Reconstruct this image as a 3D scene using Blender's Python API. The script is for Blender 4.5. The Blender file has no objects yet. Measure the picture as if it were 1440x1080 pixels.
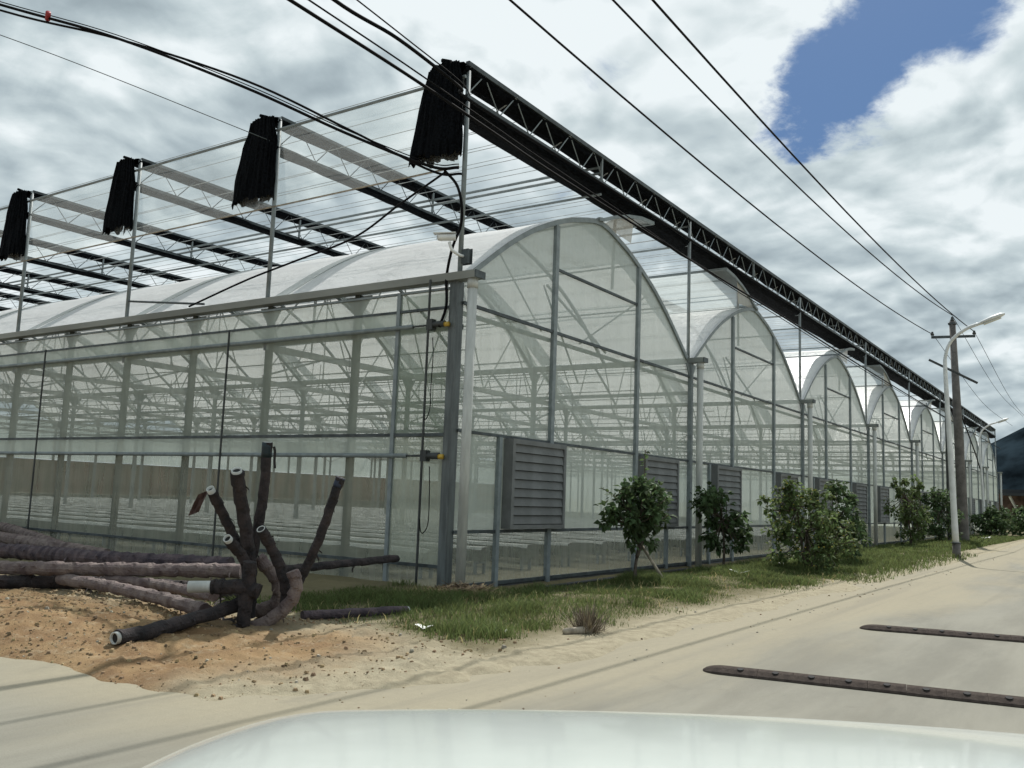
import bpy, math, random
from mathutils import Vector, Matrix, noise
R = math.radians
random.seed(7)
S = bpy.context.scene
COL = S.collection

# ------------------------------------------------------------------ camera
FPX, YAW, PITCH, ROLL = 1267.44, R(34.132), R(7.097), R(2.08)
CAM = Vector((-9.568, -7.442, 1.243))
cf = Vector((math.cos(PITCH)*math.cos(YAW), math.cos(PITCH)*math.sin(YAW), math.sin(PITCH)))
cr0 = Vector((math.sin(YAW), -math.cos(YAW), 0)); cu0 = cr0.cross(cf)
cr = cr0*math.cos(ROLL) + cu0*math.sin(ROLL)
cu = -cr0*math.sin(ROLL) + cu0*math.cos(ROLL)
cam = bpy.data.cameras.new('camera'); camo = bpy.data.objects.new('camera', cam); COL.objects.link(camo)
cam.sensor_width = 36; cam.lens = 36*FPX/1440; cam.clip_start = 0.05; cam.clip_end = 4000
m = Matrix((cr, cu, -cf)).transposed().to_4x4(); m.translation = CAM; camo.matrix_world = m
S.camera = camo
def ray(x, y): return cf + cr*((x-720)/FPX) - cu*((y-540)/FPX)
def onz(x, y, z=0.0):                      # photo pixel -> point on the level z
    d = ray(x, y); return CAM + d*((z-CAM.z)/d.z)
def ony(x, y, v=0.0):                      # photo pixel -> point on the plane y = v
    d = ray(x, y); return CAM + d*((v-CAM.y)/d.y)
def onx(x, y, v=0.0):
    d = ray(x, y); return CAM + d*((v-CAM.x)/d.x)
def dep(x, y, t): return CAM + ray(x, y)*t

# ------------------------------------------------------------------ world, sun, exposure
SUN = Vector((0.73, 0.20, 1.0)).normalized()
W = bpy.data.worlds.new('World'); S.world = W; W.use_nodes = True
nt = W.node_tree; nt.nodes.clear()
def N(t, tree=None, **k):
    n = (tree or nt).nodes.new(t)
    for a, b in k.items(): setattr(n, a, b)
    return n
def L(a, b, tree=None): (tree or nt).links.new(a, b)
def mth(op, a, b=None, c=None, tree=None, clamp=False):
    n = N('ShaderNodeMath', tree, operation=op); n.use_clamp = clamp
    for i, v in enumerate((a, b, c)):
        if v is None: continue
        if isinstance(v, (int, float)): n.inputs[i].default_value = v
        else: L(v, n.inputs[i], tree)
    return n.outputs[0]
def vmth(op, a, b=None, tree=None, out=0):
    n = N('ShaderNodeVectorMath', tree, operation=op)
    for i, v in enumerate((a, b)):
        if v is None: continue
        if isinstance(v, (tuple, list, Vector)): n.inputs[i].default_value = tuple(v)
        else: L(v, n.inputs[i], tree)
    return n.outputs[out]
def sstep(x, lo, hi, a=0.0, b=1.0, tree=None):
    n = N('ShaderNodeMapRange', tree, interpolation_type='SMOOTHSTEP')
    L(x, n.inputs[0], tree); n.inputs[1].default_value = lo; n.inputs[2].default_value = hi
    n.inputs[3].default_value = a; n.inputs[4].default_value = b
    return n.outputs[0]
def mixc(f, a, b, tree=None):
    n = N('ShaderNodeMix', tree, data_type='RGBA')
    for s, v in ((n.inputs[0], f), (n.inputs[6], a), (n.inputs[7], b)):
        if isinstance(v, (int, float)): s.default_value = v
        elif isinstance(v, tuple): s.default_value = (*v, 1) if len(v) == 3 else v
        else: L(v, s, tree)
    return n.outputs[2]
def noi(vec, scale, detail=6, rough=.55, dist=0, tree=None):
    n = N('ShaderNodeTexNoise', tree); L(vec, n.inputs['Vector'], tree)
    n.inputs['Scale'].default_value = scale; n.inputs['Detail'].default_value = detail
    n.inputs['Roughness'].default_value = rough; n.inputs['Distortion'].default_value = dist
    return n.outputs['Fac']
sky = N('ShaderNodeTexSky', sky_type='NISHITA'); sky.sun_disc = False
sky.sun_elevation = math.asin(SUN.z); sky.sun_rotation = math.pi/2 - math.atan2(SUN.y, SUN.x)
sky.air_density = 1.0; sky.dust_density = 1.0; sky.ozone_density = 1.5
tc = N('ShaderNodeTexCoord'); dirv = tc.outputs['Generated']
sp = N('ShaderNodeSeparateXYZ'); L(dirv, sp.inputs[0])
zz = mth('ADD', mth('MAXIMUM', sp.outputs[2], 0.0), 0.27)
cp = N('ShaderNodeCombineXYZ'); L(mth('DIVIDE', sp.outputs[0], zz), cp.inputs[0]); L(mth('DIVIDE', sp.outputs[1], zz), cp.inputs[1])
P = vmth('ADD', vmth('MULTIPLY', cp.outputs[0], (1.3, 1.3, 1.0)), (3.1, 7.7, 0.4))
SD = Vector((SUN.x, SUN.y, 0)).normalized()
wn = N('ShaderNodeTexNoise'); L(P, wn.inputs['Vector']); wn.inputs['Scale'].default_value = 2.4; wn.inputs['Detail'].default_value = 9; wn.inputs['Roughness'].default_value = .62
warp = vmth('SUBTRACT', wn.outputs['Color'], (.5, .5, .5))
wsc = N('ShaderNodeVectorMath', operation='SCALE'); L(warp, wsc.inputs[0]); wsc.inputs['Scale'].default_value = .20
wdir = vmth('NORMALIZE', vmth('ADD', dirv, wsc.outputs[0]))
def puff(off, tree=None):
    """heaped cloud relief: broad lobes with finer lobes on them"""
    q = vmth('ADD', P, tuple(off))
    wq = N('ShaderNodeTexNoise'); L(q, wq.inputs['Vector']); wq.inputs['Scale'].default_value = 1.7; wq.inputs['Detail'].default_value = 3
    ws = N('ShaderNodeVectorMath', operation='SCALE'); L(vmth('SUBTRACT', wq.outputs['Color'], (.5, .5, .5)), ws.inputs[0]); ws.inputs['Scale'].default_value = .42
    q = vmth('ADD', q, ws.outputs[0]); acc = None
    for sc, am in ((1.3, .46), (3.1, .28), (7.3, .16), (17.0, .08)):
        vo = N('ShaderNodeTexVoronoi', feature='F1', voronoi_dimensions='2D'); L(q, vo.inputs['Vector']); vo.inputs['Scale'].default_value = sc
        t_ = mth('MULTIPLY', mth('SUBTRACT', 1.0, vo.outputs['Distance']), am); acc = t_ if acc is None else mth('ADD', acc, t_)
    return mth('ADD', mth('MULTIPLY', acc, .62), mth('MULTIPLY', noi(q, 1.1, 9, .6, .2), .38))
n1 = puff((0, 0, 0)); n1s = puff(SD*.11)
n2 = noi(vmth('ADD', P, (4.0, 2.6, 0)), 0.75, 6, .55, .4)
n3 = noi(vmth('ADD', P, (1.0, 5.0, 3.0)), 5.0, 9, .65, .4)
# the break in the clouds: an elongated ragged gap
h1 = vmth('DOT_PRODUCT', wdir, ray(1300, -25).normalized(), out=1)
h2 = vmth('DOT_PRODUCT', wdir, ray(1190, 100).normalized(), out=1)
gap = mth('MAXIMUM', sstep(h1, .9900, .9995), sstep(h2, .9938, .9998))
cov = mth('SUBTRACT', mth('ADD', mth('MULTIPLY', n1, .75), mth('MULTIPLY', n3, .46)), mth('MULTIPLY', gap, .345))
cover = sstep(cov, .31, .50)
lit = mth('MULTIPLY_ADD', mth('SUBTRACT', n1, n1s), 3.4, .56)
lit = mth('ADD', lit, mth('MULTIPLY', mth('SUBTRACT', n2, .5), 2.1))
lit = mth('ADD', lit, mth('MULTIPLY', mth('SUBTRACT', n3, .5), .75))
thin = sstep(cov, .34, .56, .30, 0.0)
sunp = vmth('DOT_PRODUCT', dirv, tuple(SUN), out=1)
lit = mth('ADD', mth('ADD', lit, thin), sstep(sunp, .55, .98, -.08, .26), clamp=False)
lit = mth('MINIMUM', mth('MAXIMUM', lit, 0.0), 1.0)
cr_ = N('ShaderNodeValToRGB'); L(lit, cr_.inputs[0])
e = cr_.color_ramp.elements
e[0].position = 0; e[0].color = (2.6, 3.2, 3.55, 1)
e[1].position = 1; e[1].color = (7.7, 8.3, 8.5, 1)
k = e.new(.35); k.color = (3.9, 4.65, 5.0, 1)
k = e.new(.65); k.color = (5.4, 6.2, 6.45, 1)
blue = mixc(.8, sky.outputs[0], (0.42, 1.35, 3.2))
skyc = mixc(cover, blue, cr_.outputs[0])
low = sstep(sp.outputs[2], -.06, .01)
skyc = mixc(low, (2.2, 2.3, 2.1), skyc)
bg = N('ShaderNodeBackground'); bg.inputs[1].default_value = 0.10; L(skyc, bg.inputs[0])
W.cycles.sampling_method = 'MANUAL'; W.cycles.sample_map_resolution = 512
wo = N('ShaderNodeOutputWorld'); L(bg.outputs[0], wo.inputs[0])
sl = bpy.data.lights.new('sun', 'SUN'); sl.energy = 4.5; sl.angle = R(0.5); sl.color = (1, .965, .91)
so = bpy.data.objects.new('sun', sl); COL.objects.link(so); so.rotation_euler = SUN.to_track_quat('Z', 'Y').to_euler(); so.location = (20, 10, 40)
vs = S.view_settings; vs.view_transform = 'Standard'; vs.look = 'None'; vs.exposure = 0.15; vs.gamma = 1; vs.use_curve_mapping = False
S.render.engine = 'CYCLES'
cy = S.cycles; cy.max_bounces = 8; cy.diffuse_bounces = 3; cy.glossy_bounces = 3; cy.transmission_bounces = 4
cy.transparent_max_bounces = 28; cy.use_denoising = True; cy.caustics_reflective = False; cy.caustics_refractive = False
cy.sample_clamp_indirect = 6

# ------------------------------------------------------------------ materials
M = {}
def pmat(name, col, rough=.7, metal=0.0, var=.18, scale=3.0, bump=0.0, bscale=30.0, col2=None, island=0.0, coat=0.0, spec=.5, stretch=None, tl=0.0):
    mt = bpy.data.materials.new(name); mt.use_nodes = True; t = mt.node_tree; t.nodes.clear()
    o = N('ShaderNodeOutputMaterial', t); b = N('ShaderNodeBsdfPrincipled', t); L(b.outputs[0], o.inputs[0], t)
    b.inputs['Roughness'].default_value = rough; b.inputs['Metallic'].default_value = metal
    b.inputs['Specular IOR Level'].default_value = spec
    if coat: b.inputs['Coat Weight'].default_value = coat; b.inputs['Coat Roughness'].default_value = .06
    c = N('ShaderNodeTexCoord', t); v = c.outputs['Object']
    if stretch: v = vmth('MULTIPLY', v, stretch, t)
    n = noi(v, scale, 6, .6, 0, t)
    f = sstep(n, .3, .7, 0, 1, t)
    c2 = col2 or tuple(max(0, x*(1-2*var)) for x in col)
    c1 = tuple(min(1, x*(1+var)) for x in col) if not col2 else col
    cc = mixc(f, c1, c2, t)
    if island:
        g = N('ShaderNodeNewGeometry', t)
        hv = N('ShaderNodeHueSaturation', t); L(cc, hv.inputs['Color'], t)
        L(mth('MULTIPLY_ADD', g.outputs['Random Per Island'], 2*island, 1-island, t), hv.inputs['Value'], t)
        L(mth('MULTIPLY_ADD', g.outputs['Random Per Island'], .03, .485, t), hv.inputs['Hue'], t)
        cc = hv.outputs[0]
    L(cc, b.inputs['Base Color'], t)
    if tl:
        tn = N('ShaderNodeBsdfTranslucent', t); mxs = N('ShaderNodeMixShader', t); mxs.inputs[0].default_value = tl
        hs = N('ShaderNodeHueSaturation', t); hs.inputs['Value'].default_value = 1.5; hs.inputs['Hue'].default_value = .48; L(cc, hs.inputs['Color'], t); L(hs.outputs[0], tn.inputs[0], t)
        L(b.outputs[0], mxs.inputs[1], t); L(tn.outputs[0], mxs.inputs[2], t); L(mxs.outputs[0], o.inputs[0], t)
    if bump:
        bm = N('ShaderNodeBump', t); bm.inputs['Strength'].default_value = bump; bm.inputs['Distance'].default_value = .02
        L(noi(v, bscale, 5, .6, 0, t), bm.inputs['Height'], t); L(bm.outputs[0], b.inputs['Normal'], t)
    M[name] = mt; return mt
def film(name, a, col, dirt=.15, gloss=.05, trans=.6, streak=(6, 6, .35)):
    """thin plastic sheet or net: part clear, part scattering"""
    mt = bpy.data.materials.new(name); mt.use_nodes = True; t = mt.node_tree; t.nodes.clear()
    o = N('ShaderNodeOutputMaterial', t)
    tr = N('ShaderNodeBsdfTransparent', t); tr.inputs[0].default_value = (.97, .985, .97, 1)
    d = N('ShaderNodeBsdfDiffuse', t); d.inputs[0].default_value = (*col, 1)
    tl = N('ShaderNodeBsdfTranslucent', t); tl.inputs[0].default_value = (*col, 1)
    mx = N('ShaderNodeMixShader', t); mx.inputs[0].default_value = trans; L(d.outputs[0], mx.inputs[1], t); L(tl.outputs[0], mx.inputs[2], t)
    c = N('ShaderNodeTexCoord', t)
    n = noi(vmth('MULTIPLY', c.outputs['Object'], streak, t), 1.0, 6, .6, .2, t)
    n_b = noi(c.outputs['Object'], .45, 3, .5, 0, t)
    al = mth('ADD', mth('MULTIPLY_ADD', mth('SUBTRACT', n, .5, None, t), dirt*2, a, t), mth('MULTIPLY', mth('SUBTRACT', n_b, .5, None, t), dirt, None, t), None, t, True)
    m1 = N('ShaderNodeMixShader', t); L(al, m1.inputs[0], t); L(tr.outputs[0], m1.inputs[1], t); L(mx.outputs[0], m1.inputs[2], t)
    gl = N('ShaderNodeBsdfGlossy', t); gl.inputs['Roughness'].default_value = .35; gl.inputs[0].default_value = (.9, .9, .9, 1)
    fr = N('ShaderNodeLayerWeight', t); fr.inputs[0].default_value = .08
    bm = N('ShaderNodeBump', t); bm.inputs['Strength'].default_value = .55; bm.inputs['Distance'].default_value = .05
    wr = mth('ADD', noi(vmth('MULTIPLY', c.outputs['Object'], (2.2, 2.2, .9), t), 1.6, 5, .55, .6, t), mth('MULTIPLY', noi(vmth('MULTIPLY', c.outputs['Object'], (.7, .7, 5), t), 1.2, 4, .5, .5, t), .5, None, t), None, t)
    L(wr, bm.inputs['Height'], t); L(bm.outputs[0], gl.inputs['Normal'], t); L(bm.outputs[0], d.inputs['Normal'], t); L(bm.outputs[0], tl.inputs['Normal'], t)
    m2 = N('ShaderNodeMixShader', t); L(mth('MULTIPLY_ADD', fr.outputs['Fresnel'], .22, gloss, t, True), m2.inputs[0], t)
    L(m1.outputs[0], m2.inputs[1], t); L(gl.outputs[0], m2.inputs[2], t); L(m2.outputs[0], o.inputs[0], t)
    M[name] = mt; return mt
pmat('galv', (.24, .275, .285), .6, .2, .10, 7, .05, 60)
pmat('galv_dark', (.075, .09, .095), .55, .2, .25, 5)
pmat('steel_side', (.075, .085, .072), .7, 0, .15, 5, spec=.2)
pmat('steel_corner', (.13, .148, .15), .5, .2, .2, 3, stretch=(4, 4, .5))  # darker than galv: the corner column's backlit shade is in the colour
pmat('galv_light', (.46, .48, .48), .5, .25, .18, 5)
pmat('pvc', (.52, .535, .51), .45, 0, .10, 3, stretch=(3, 3, .6))
pmat('louvre', (.19, .197, .195), .75, .0, .12, 3)
pmat('rod_dark', (.05, .055, .055), .6, .1)
pmat('rubber', (.10, .08, .068), .95, 0, .3, 12, .5, 120, spec=.1, col2=(.045, .036, .032))
pmat('black_net', (.006, .0075, .010), .95, 0, .5, 9, .9, 70, stretch=(1, 4, 4), spec=.08)
pmat('black_plastic', (.02, .021, .023), .5, 0, .3, 4, .4, 25)
pmat('wire', (.010, .010, .012), .85, 0, spec=.15)
pmat('yellow', (.55, .36, .05), .5, 0)
pmat('white_plastic', (.72, .73, .72), .4, 0, .08)
pmat('lamp_white', (.68, .70, .70), .4, 0, .08)
pmat('lamp_glass', (.55, .58, .55), .25, 0, .05)
pmat('pole_conc', (.14, .13, .122), .9, 0, .2, 3, .3, 40)
pmat('cable', (.008, .008, .009), .9, 0, spec=.12)
pmat('red_tape', (.35, .03, .04), .6)
pmat('wrap', (.055, .042, .042), .95, 0, .3, 8, 1.0, 45, col2=(.018, .016, .018))
pmat('wrap_dust_sunlit', (.225, .18, .165), .95, 0, .3, 7, .9, 45, col2=(.11, .08, .08))  # dusty wrap, lightened so the colour carries sunlight on the lying pipes
pmat('wrap_violet', (.115, .085, .092), .9, 0, .3, 7, .9, 45, col2=(.035, .027, .038))
pmat('tape_blue', (.02, .035, .075), .5)
pmat('tape_teal', (.010, .028, .036), .6)
pmat('bore', (.02, .02, .02), .9)
pmat('cloth_brown', (.07, .04, .035), .9)
pmat('bark', (.10, .08, .06), .9, 0, .3, 20, .6, 60)
pmat('stake', (.38, .33, .26), .85, 0, .2, 10)
pmat('leaf', (.10, .145, .055), .65, 0, .2, 4, island=.5, spec=.2, tl=.35)
pmat('leaf_dark', (.075, .12, .052), .65, 0, .2, 4, island=.5, spec=.2, tl=.3)
pmat('leaf_yellow', (.13, .14, .035), .55, 0, .2, 4, island=.5)
pmat('flower', (.55, .42, .05), .7, 0, .1)
pmat('grass', (.105, .145, .052), .75, 0, .25, 1.3, island=.4, col2=(.085, .11, .04), spec=.15, tl=.4)
pmat('grass_dry', (.36, .31, .15), .8, 0, .2, 3, island=.4, tl=.3)
pmat('straw', (.30, .21, .13), .9, 0, .3, 6, island=.5)
pmat('dead', (.22, .18, .13), .9, 0, .3, 6, island=.5)
pmat('clod', (.275, .195, .11), .95, 0, .25, 6, island=.22)
pmat('stone', (.38, .35, .28), .9, 0, .2, 10, island=.22)
pmat('litter', (.75, .76, .74), .6, 0, .1)
pmat('car_white', (.60, .645, .615), .20, 0, .04, 1.5, coat=.5)
pmat('car_black', (.02, .02, .02), .5)
pmat('headlight', (.6, .62, .62), .1, .2)
pmat('tyre', (.02, .02, .02), .9)
pmat('rim', (.5, .5, .5), .3, .8)
pmat('bench_white', (.70, .71, .68), .6, 0, .15, 4)
pmat('bench_cloth', (.13, .15, .12), .9, 0, .3, 5)
pmat('pad_brown', (.235, .145, .095), .9, 0, .35, 1.2, .4, 30, col2=(.09, .095, .055), stretch=(1.6, 2, .3))
pmat('shed_blue', (.020, .026, .036), .7, 0, .25, .6)
pmat('shed_roof', (.025, .03, .034), .7, 0, .2, .5)
pmat('brick_wall', (.20, .13, .10), .9, 0, .3, 1.5)
pmat('hill', (.018, .028, .036), .95, 0, .4, .05, .6, .3, spec=.0)
pmat('post_red', (.35, .08, .06), .7)
film('film_wall', .62, (.68, .74, .675), .18, .02, .5)
film('film_strip', .76, (.66, .72, .66), .18, .02, .5)
film('film_gable', .70, (.74, .81, .78), .12, .02, .55)
film('film_roof', .84, (.96, .97, .97), .06, .12, .38, (.6, 1.2, .6))
film('film_dense', .62, (.52, .56, .55), .14, .02, .6)
film('net_insect', .54, (.54, .59, .52), .14, .0, .45)
film('film_clear', .30, (.70, .72, .64), .18, .02, .5)
film('net_lower', .40, (.56, .57, .48), .18, .0, .4)
film('net_side', .20, (.66, .69, .68), .05, .0, .55, (1, .5, 26))
pmat('gutter', (.33, .365, .37), .6, .15, .12, 2, stretch=(1, .3, 1))
film('film_old', .7, (.55, .50, .42), .2, .02, .5)

# ------------------------------------------------------------------ mesh helpers
class MB:
    def __init__(s): s.v = []; s.f = []
    def box(s, a, b):
        x0, y0, z0 = a; x1, y1, z1 = b; n = len(s.v)
        s.v += [(x0,y0,z0),(x1,y0,z0),(x1,y1,z0),(x0,y1,z0),(x0,y0,z1),(x1,y0,z1),(x1,y1,z1),(x0,y1,z1)]
        s.f += [tuple(n+i for i in q) for q in ((0,3,2,1),(4,5,6,7),(0,1,5,4),(1,2,6,5),(2,3,7,6),(3,0,4,7))]; return s
    def bar(s, p, q, w, h, up=(0,0,1)):
        p = Vector(p); q = Vector(q); d = (q-p).normalized(); u = Vector(up)
        if abs(d.dot(u)) > .98: u = Vector((1,0,0))
        a = d.cross(u).normalized()*(w/2); b = a.cross(d).normalized()*(h/2); n = len(s.v)
        for c in (p, q): s.v += [tuple(c+i*a+j*b) for i, j in ((-1,-1),(1,-1),(1,1),(-1,1))]
        s.f += [tuple(n+i for i in t) for t in ((0,1,2,3),(7,6,5,4),(0,4,5,1),(1,5,6,2),(2,6,7,3),(3,7,4,0))]; return s
    def tube(s, pts, r, n=8, cap=True, rf=None):
        pts = [Vector(p) for p in pts]; N_ = len(pts); k0 = len(s.v)
        d0 = (pts[1]-pts[0]).normalized(); up = Vector((0,0,1)) if abs(d0.z) < .9 else Vector((1,0,0))
        a = d0.cross(up).normalized()
        for i, p in enumerate(pts):
            d = (pts[min(i+1, N_-1)]-pts[max(i-1, 0)]).normalized()
            a = (a - d*a.dot(d)).normalized(); b = d.cross(a)
            for j in range(n):
                t = 2*math.pi*j/n; rr = r[i] if isinstance(r, (list, tuple)) else r
                if rf: rr *= rf(i, t)
                s.v.append(tuple(p + a*(rr*math.cos(t)) + b*(rr*math.sin(t))))
        for i in range(N_-1):
            for j in range(n):
                q = k0+i*n; s.f.append((q+j, q+(j+1)%n, q+n+(j+1)%n, q+n+j))
        if cap:
            s.f.append(tuple(k0+j for j in reversed(range(n)))); s.f.append(tuple(k0+(N_-1)*n+j for j in range(n)))
        return s
    def quad(s, *p):
        n = len(s.v); s.v += [tuple(q) for q in p]; s.f.append(tuple(range(n, n+len(p)))); return s
    def grid(s, rows):
        n = len(s.v); w = len(rows[0])
        for r in rows: s.v += [tuple(p) for p in r]
        for i in range(len(rows)-1):
            for j in range(w-1): s.f.append((n+i*w+j, n+i*w+j+1, n+(i+1)*w+j+1, n+(i+1)*w+j))
        return s
    def mesh(s, name, mat, smooth=False):
        me = bpy.data.meshes.new(name); me.from_pydata(s.v, [], s.f)
        me.materials.append(M[mat])
        if smooth: me.polygons.foreach_set('use_smooth', [True]*len(me.polygons))
        me.update(); return me
    def build(s, name, mat, parent=None, smooth=False, loc=(0,0,0), rz=0.0):
        return put(name, s.mesh(name, mat, smooth), parent, loc, rz)
def put(name, me, parent=None, loc=(0,0,0), rz=0.0):
    o = bpy.data.objects.new(name, me); COL.objects.link(o); o.location = loc; o.rotation_euler = (0,0,rz)
    if parent: o.parent = parent
    return o
def tag(o, label=None, cat=None, group=None, kind=None):
    for a, b in (('label', label), ('category', cat), ('group', group), ('kind', kind)):
        if b: o[a] = b
    return o
def thing(name, label, cat, loc=(0,0,0), rz=0.0, group=None):
    o = bpy.data.objects.new(name, None); COL.objects.link(o); o.location = loc; o.rotation_euler = (0,0,rz)
    o.empty_display_size = .2
    return tag(o, label, cat, group)
def curve(pts, n=8):
    """smooth curve through the given points"""
    p = [Vector(q) for q in pts]; out = []
    p = [p[0]*2-p[1]] + p + [p[-1]*2-p[-2]]
    for i in range(1, len(p)-2):
        for j in range(n):
            t = j/n; a, b, c, d = p[i-1:i+3]
            out.append(.5*((2*b)+(c-a)*t+(2*a-5*b+4*c-d)*t*t+(3*b-a-3*c+d)*t**3))
    out.append(p[-2]); return out
def ss(a, b, x):
    t = min(1, max(0, (x-a)/(b-a))); return t*t*(3-2*t)
def nz(x, y, s=1.0, o=0.0): return noise.noise((x*s+o, y*s-o, o*.37))

# ------------------------------------------------------------------ ground
SP, BAY, NS, NB = 8.0, 3.84, 8, 10            # span, bay, number of spans, number of bays
GX, GY = SP*NS, BAY*NB
GUT, TOP = 4.24, 7.33
def edge(x, y):                                 # metres inside the unpaved corner (negative: paved)
    r = 2.2; a, b = x+6.35, y+3.95
    if a < r and b < r: d = r - math.hypot(max(0, r-a), max(0, r-b))
    else: d = min(a, b)
    return d + .30*nz(x, y, .9, 3) + .12*nz(x, y, 3.1, 8)
def gh(x, y):
    h = -.06 + .085*ss(-.12, .30, edge(x, y))
    far = math.hypot(x+4, y+1)
    if far < 40 and edge(x, y) > 0:
        k = ss(0, .5, edge(x, y))
        h += k*(.13*math.exp(-((x+5.3)/.8)**2-((y-.7)/1.6)**2))
        left = ss(-2.6, -3.8, x)
        h += k*(.018*nz(x, y, 2.3, 1) + left*(.035*nz(x, y, 3.1, 5)+.028*nz(x, y, 7.7, 2)+.034*abs(nz(x, y, 13, 9))))
        if x > .2: h += k*(.05*math.exp(-((y+2.2)/.8)**2) - .11*math.exp(-((y+.35)/.40)**2))
        if x > 0 and y > .1: h = min(h, .0)
    return h
def axis(lo, hi, step, ends):
    a = []; v = lo
    while v < hi: a.append(v); v += step
    a.append(hi); lo_e, hi_e = ends
    st = step; v = lo; pre = []
    while v > lo_e: st *= 1.35; v -= st; pre.append(v)
    st = step; v = hi; post = []
    while v < hi_e: st *= 1.35; v += st; post.append(v)
    return pre[::-1] + a + post
xs = [x for x in axis(-7.2, -2.8, .045, (-900, -2.8))] + [x for x in axis(-2.715, 8.0, .085, (-2.715, 1500))]
ys = axis(-4.6, 3.0, .06, (-900, 1500))
g = MB().grid([[(x, y, gh(x, y)) for x in xs] for y in ys])
mt = bpy.data.materials.new('ground'); mt.use_nodes = True; t = mt.node_tree; b = t.nodes['Principled BSDF']; M['ground'] = mt
b.inputs['Roughness'].default_value = .95; b.inputs['Specular IOR Level'].default_value = .15
c = N('ShaderNodeTexCoord', t); v = c.outputs['Object']; s3 = N('ShaderNodeSeparateXYZ', t); L(v, s3.inputs[0], t)
X, Y = s3.outputs[0], s3.outputs[1]
wob = mth('MULTIPLY', mth('SUBTRACT', noi(v, .8, 6, .6, 0, t), .5, None, t), 2.6, None, t)
fine = noi(v, 9, 8, .7, 0, t); fine2 = noi(v, 45, 6, .7, 0, t)
sand = mixc(sstep(fine, .35, .68, 0, 1, t), (.35, .312, .222), (.26, .228, .158), t)
soil = mixc(sstep(noi(v, 2.4, 8, .65, .3, t), .35, .65, 0, 1, t), (.28, .19, .10), (.185, .115, .06), t)
soil = mixc(sstep(fine, .5, .75, 0, .7, t), soil, (.37, .31, .21), t)
soil = mixc(sstep(fine2, .55, .75, 0, .6, t), soil, (.13, .09, .055), t)
loam = mixc(fine, (.10, .095, .05), (.19, .16, .095), t)
inside = mixc(sstep(noi(v, 1.2, 5, .6, 0, t), .35, .65, 0, 1, t), (.215, .21, .155), (.13, .135, .095), t)
f_soil = mth('MULTIPLY', sstep(mth('ADD', X, wob, None, t), -3.3, -4.5, 0, 1, t), sstep(mth('ADD', Y, mth('MULTIPLY', wob, .6, None, t), None, t), -3.1, -2.2, 0, 1, t), None, t)
f_loam = mth('MULTIPLY', sstep(mth('ADD', Y, mth('MULTIPLY', wob, .35, None, t), None, t), -3.55, -2.9, 0, 1, t), sstep(mth('ADD', X, wob, None, t), -4.0, -3.0, 0, 1, t), None, t)
cc = mixc(f_loam, sand, loam, t); cc = mixc(f_soil, cc, soil, t)
f_in = mth('MULTIPLY', sstep(X, -.05, .05, 0, 1, t), sstep(Y, -.02, .1, 0, 1, t), None, t)
inside = mixc(sstep(Y, .9, 1.7, .75, 0, t), inside, (.36, .32, .22), t)
cc = mixc(f_in, cc, inside, t)
L(cc, b.inputs['Base Color'], t)
bm = N('ShaderNodeBump', t); bm.inputs['Strength'].default_value = .8; bm.inputs['Distance'].default_value = .03
L(mth('ADD', fine, mth('MULTIPLY', fine2, .5, None, t), None, t), bm.inputs['Height'], t); L(bm.outputs[0], b.inputs['Normal'], t)
tag(g.build('ground', 'ground', smooth=True), kind='structure')

# concrete road: main road along x and the lane that the car stands in
mt = bpy.data.materials.new('concrete'); mt.use_nodes = True; t = mt.node_tree; b = t.nodes['Principled BSDF']; M['concrete'] = mt
b.inputs['Roughness'].default_value = .9; b.inputs['Specular IOR Level'].default_value = .2
c = N('ShaderNodeTexCoord', t); v = c.outputs['Object']; s3 = N('ShaderNodeSeparateXYZ', t); L(v, s3.inputs[0], t)
X, Y = s3.outputs[0], s3.outputs[1]
vs_ = vmth('MULTIPLY', v, (.25, 1.0, 1), t)
conc = mixc(sstep(noi(vs_, 1.1, 9, .68, .2, t), .35, .65, 0, 1, t), (.235, .228, .19), (.175, .17, .142), t)
conc = mixc(sstep(noi(v, 30, 6, .7, 0, t), .55, .8, 0, .45, t), conc, (.15, .14, .11), t)
sandc = mixc(noi(v, 14, 6, .65, 0, t), (.325, .292, .21), (.245, .22, .158), t)
wob = mth('MULTIPLY', mth('SUBTRACT', noi(vs_, .9, 7, .62, .4, t), .5, None, t), 3.4, None, t)
along = sstep(X, -5, 6, 0, 1, t)
fs = sstep(mth('ADD', mth('ADD', Y, wob, None, t), mth('MULTIPLY', along, .9, None, t), None, t), -5.4, -3.9, 0, .92, t)
fx = sstep(mth('ADD', X, mth('MULTIPLY', wob, .5, None, t), None, t), -7.4, -5.8, 0, 1, t)
fs = mth('MULTIPLY', fs, fx, None, t)
fs = mth('MAXIMUM', fs, sstep(mth('ADD', mth('MULTIPLY', X, .06, None, t), wob, None, t), .4, 1.6, 0, .6, t), None, t)
cc = mixc(fs, conc, sandc, t)
tracks = sstep(noi(vmth('MULTIPLY', v, (.10, 2.3, 1), t), 1.3, 5, .6, .3, t), .48, .72, 0, .35, t)
cc = mixc(tracks, cc, (.165, .155, .125), t)
blot = sstep(noi(v, 1.9, 8, .7, .6, t), .58, .74, 0, .4, t)
cc = mixc(blot, cc, (.15, .14, .115), t)
spk = sstep(noi(v, 110, 4, .7, 0, t), .52, .72, 0, .55, t)
cc = mixc(spk, cc, (.14, .12, .09), t)
L(cc, b.inputs['Base Color'], t)
bm = N('ShaderNodeBump', t); bm.inputs['Strength'].default_value = .35; bm.inputs['Distance'].default_value = .012
L(noi(v, 55, 6, .7, 0, t), bm.inputs['Height'], t); L(bm.outputs[0], b.inputs['Normal'], t)
r = MB()
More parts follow.
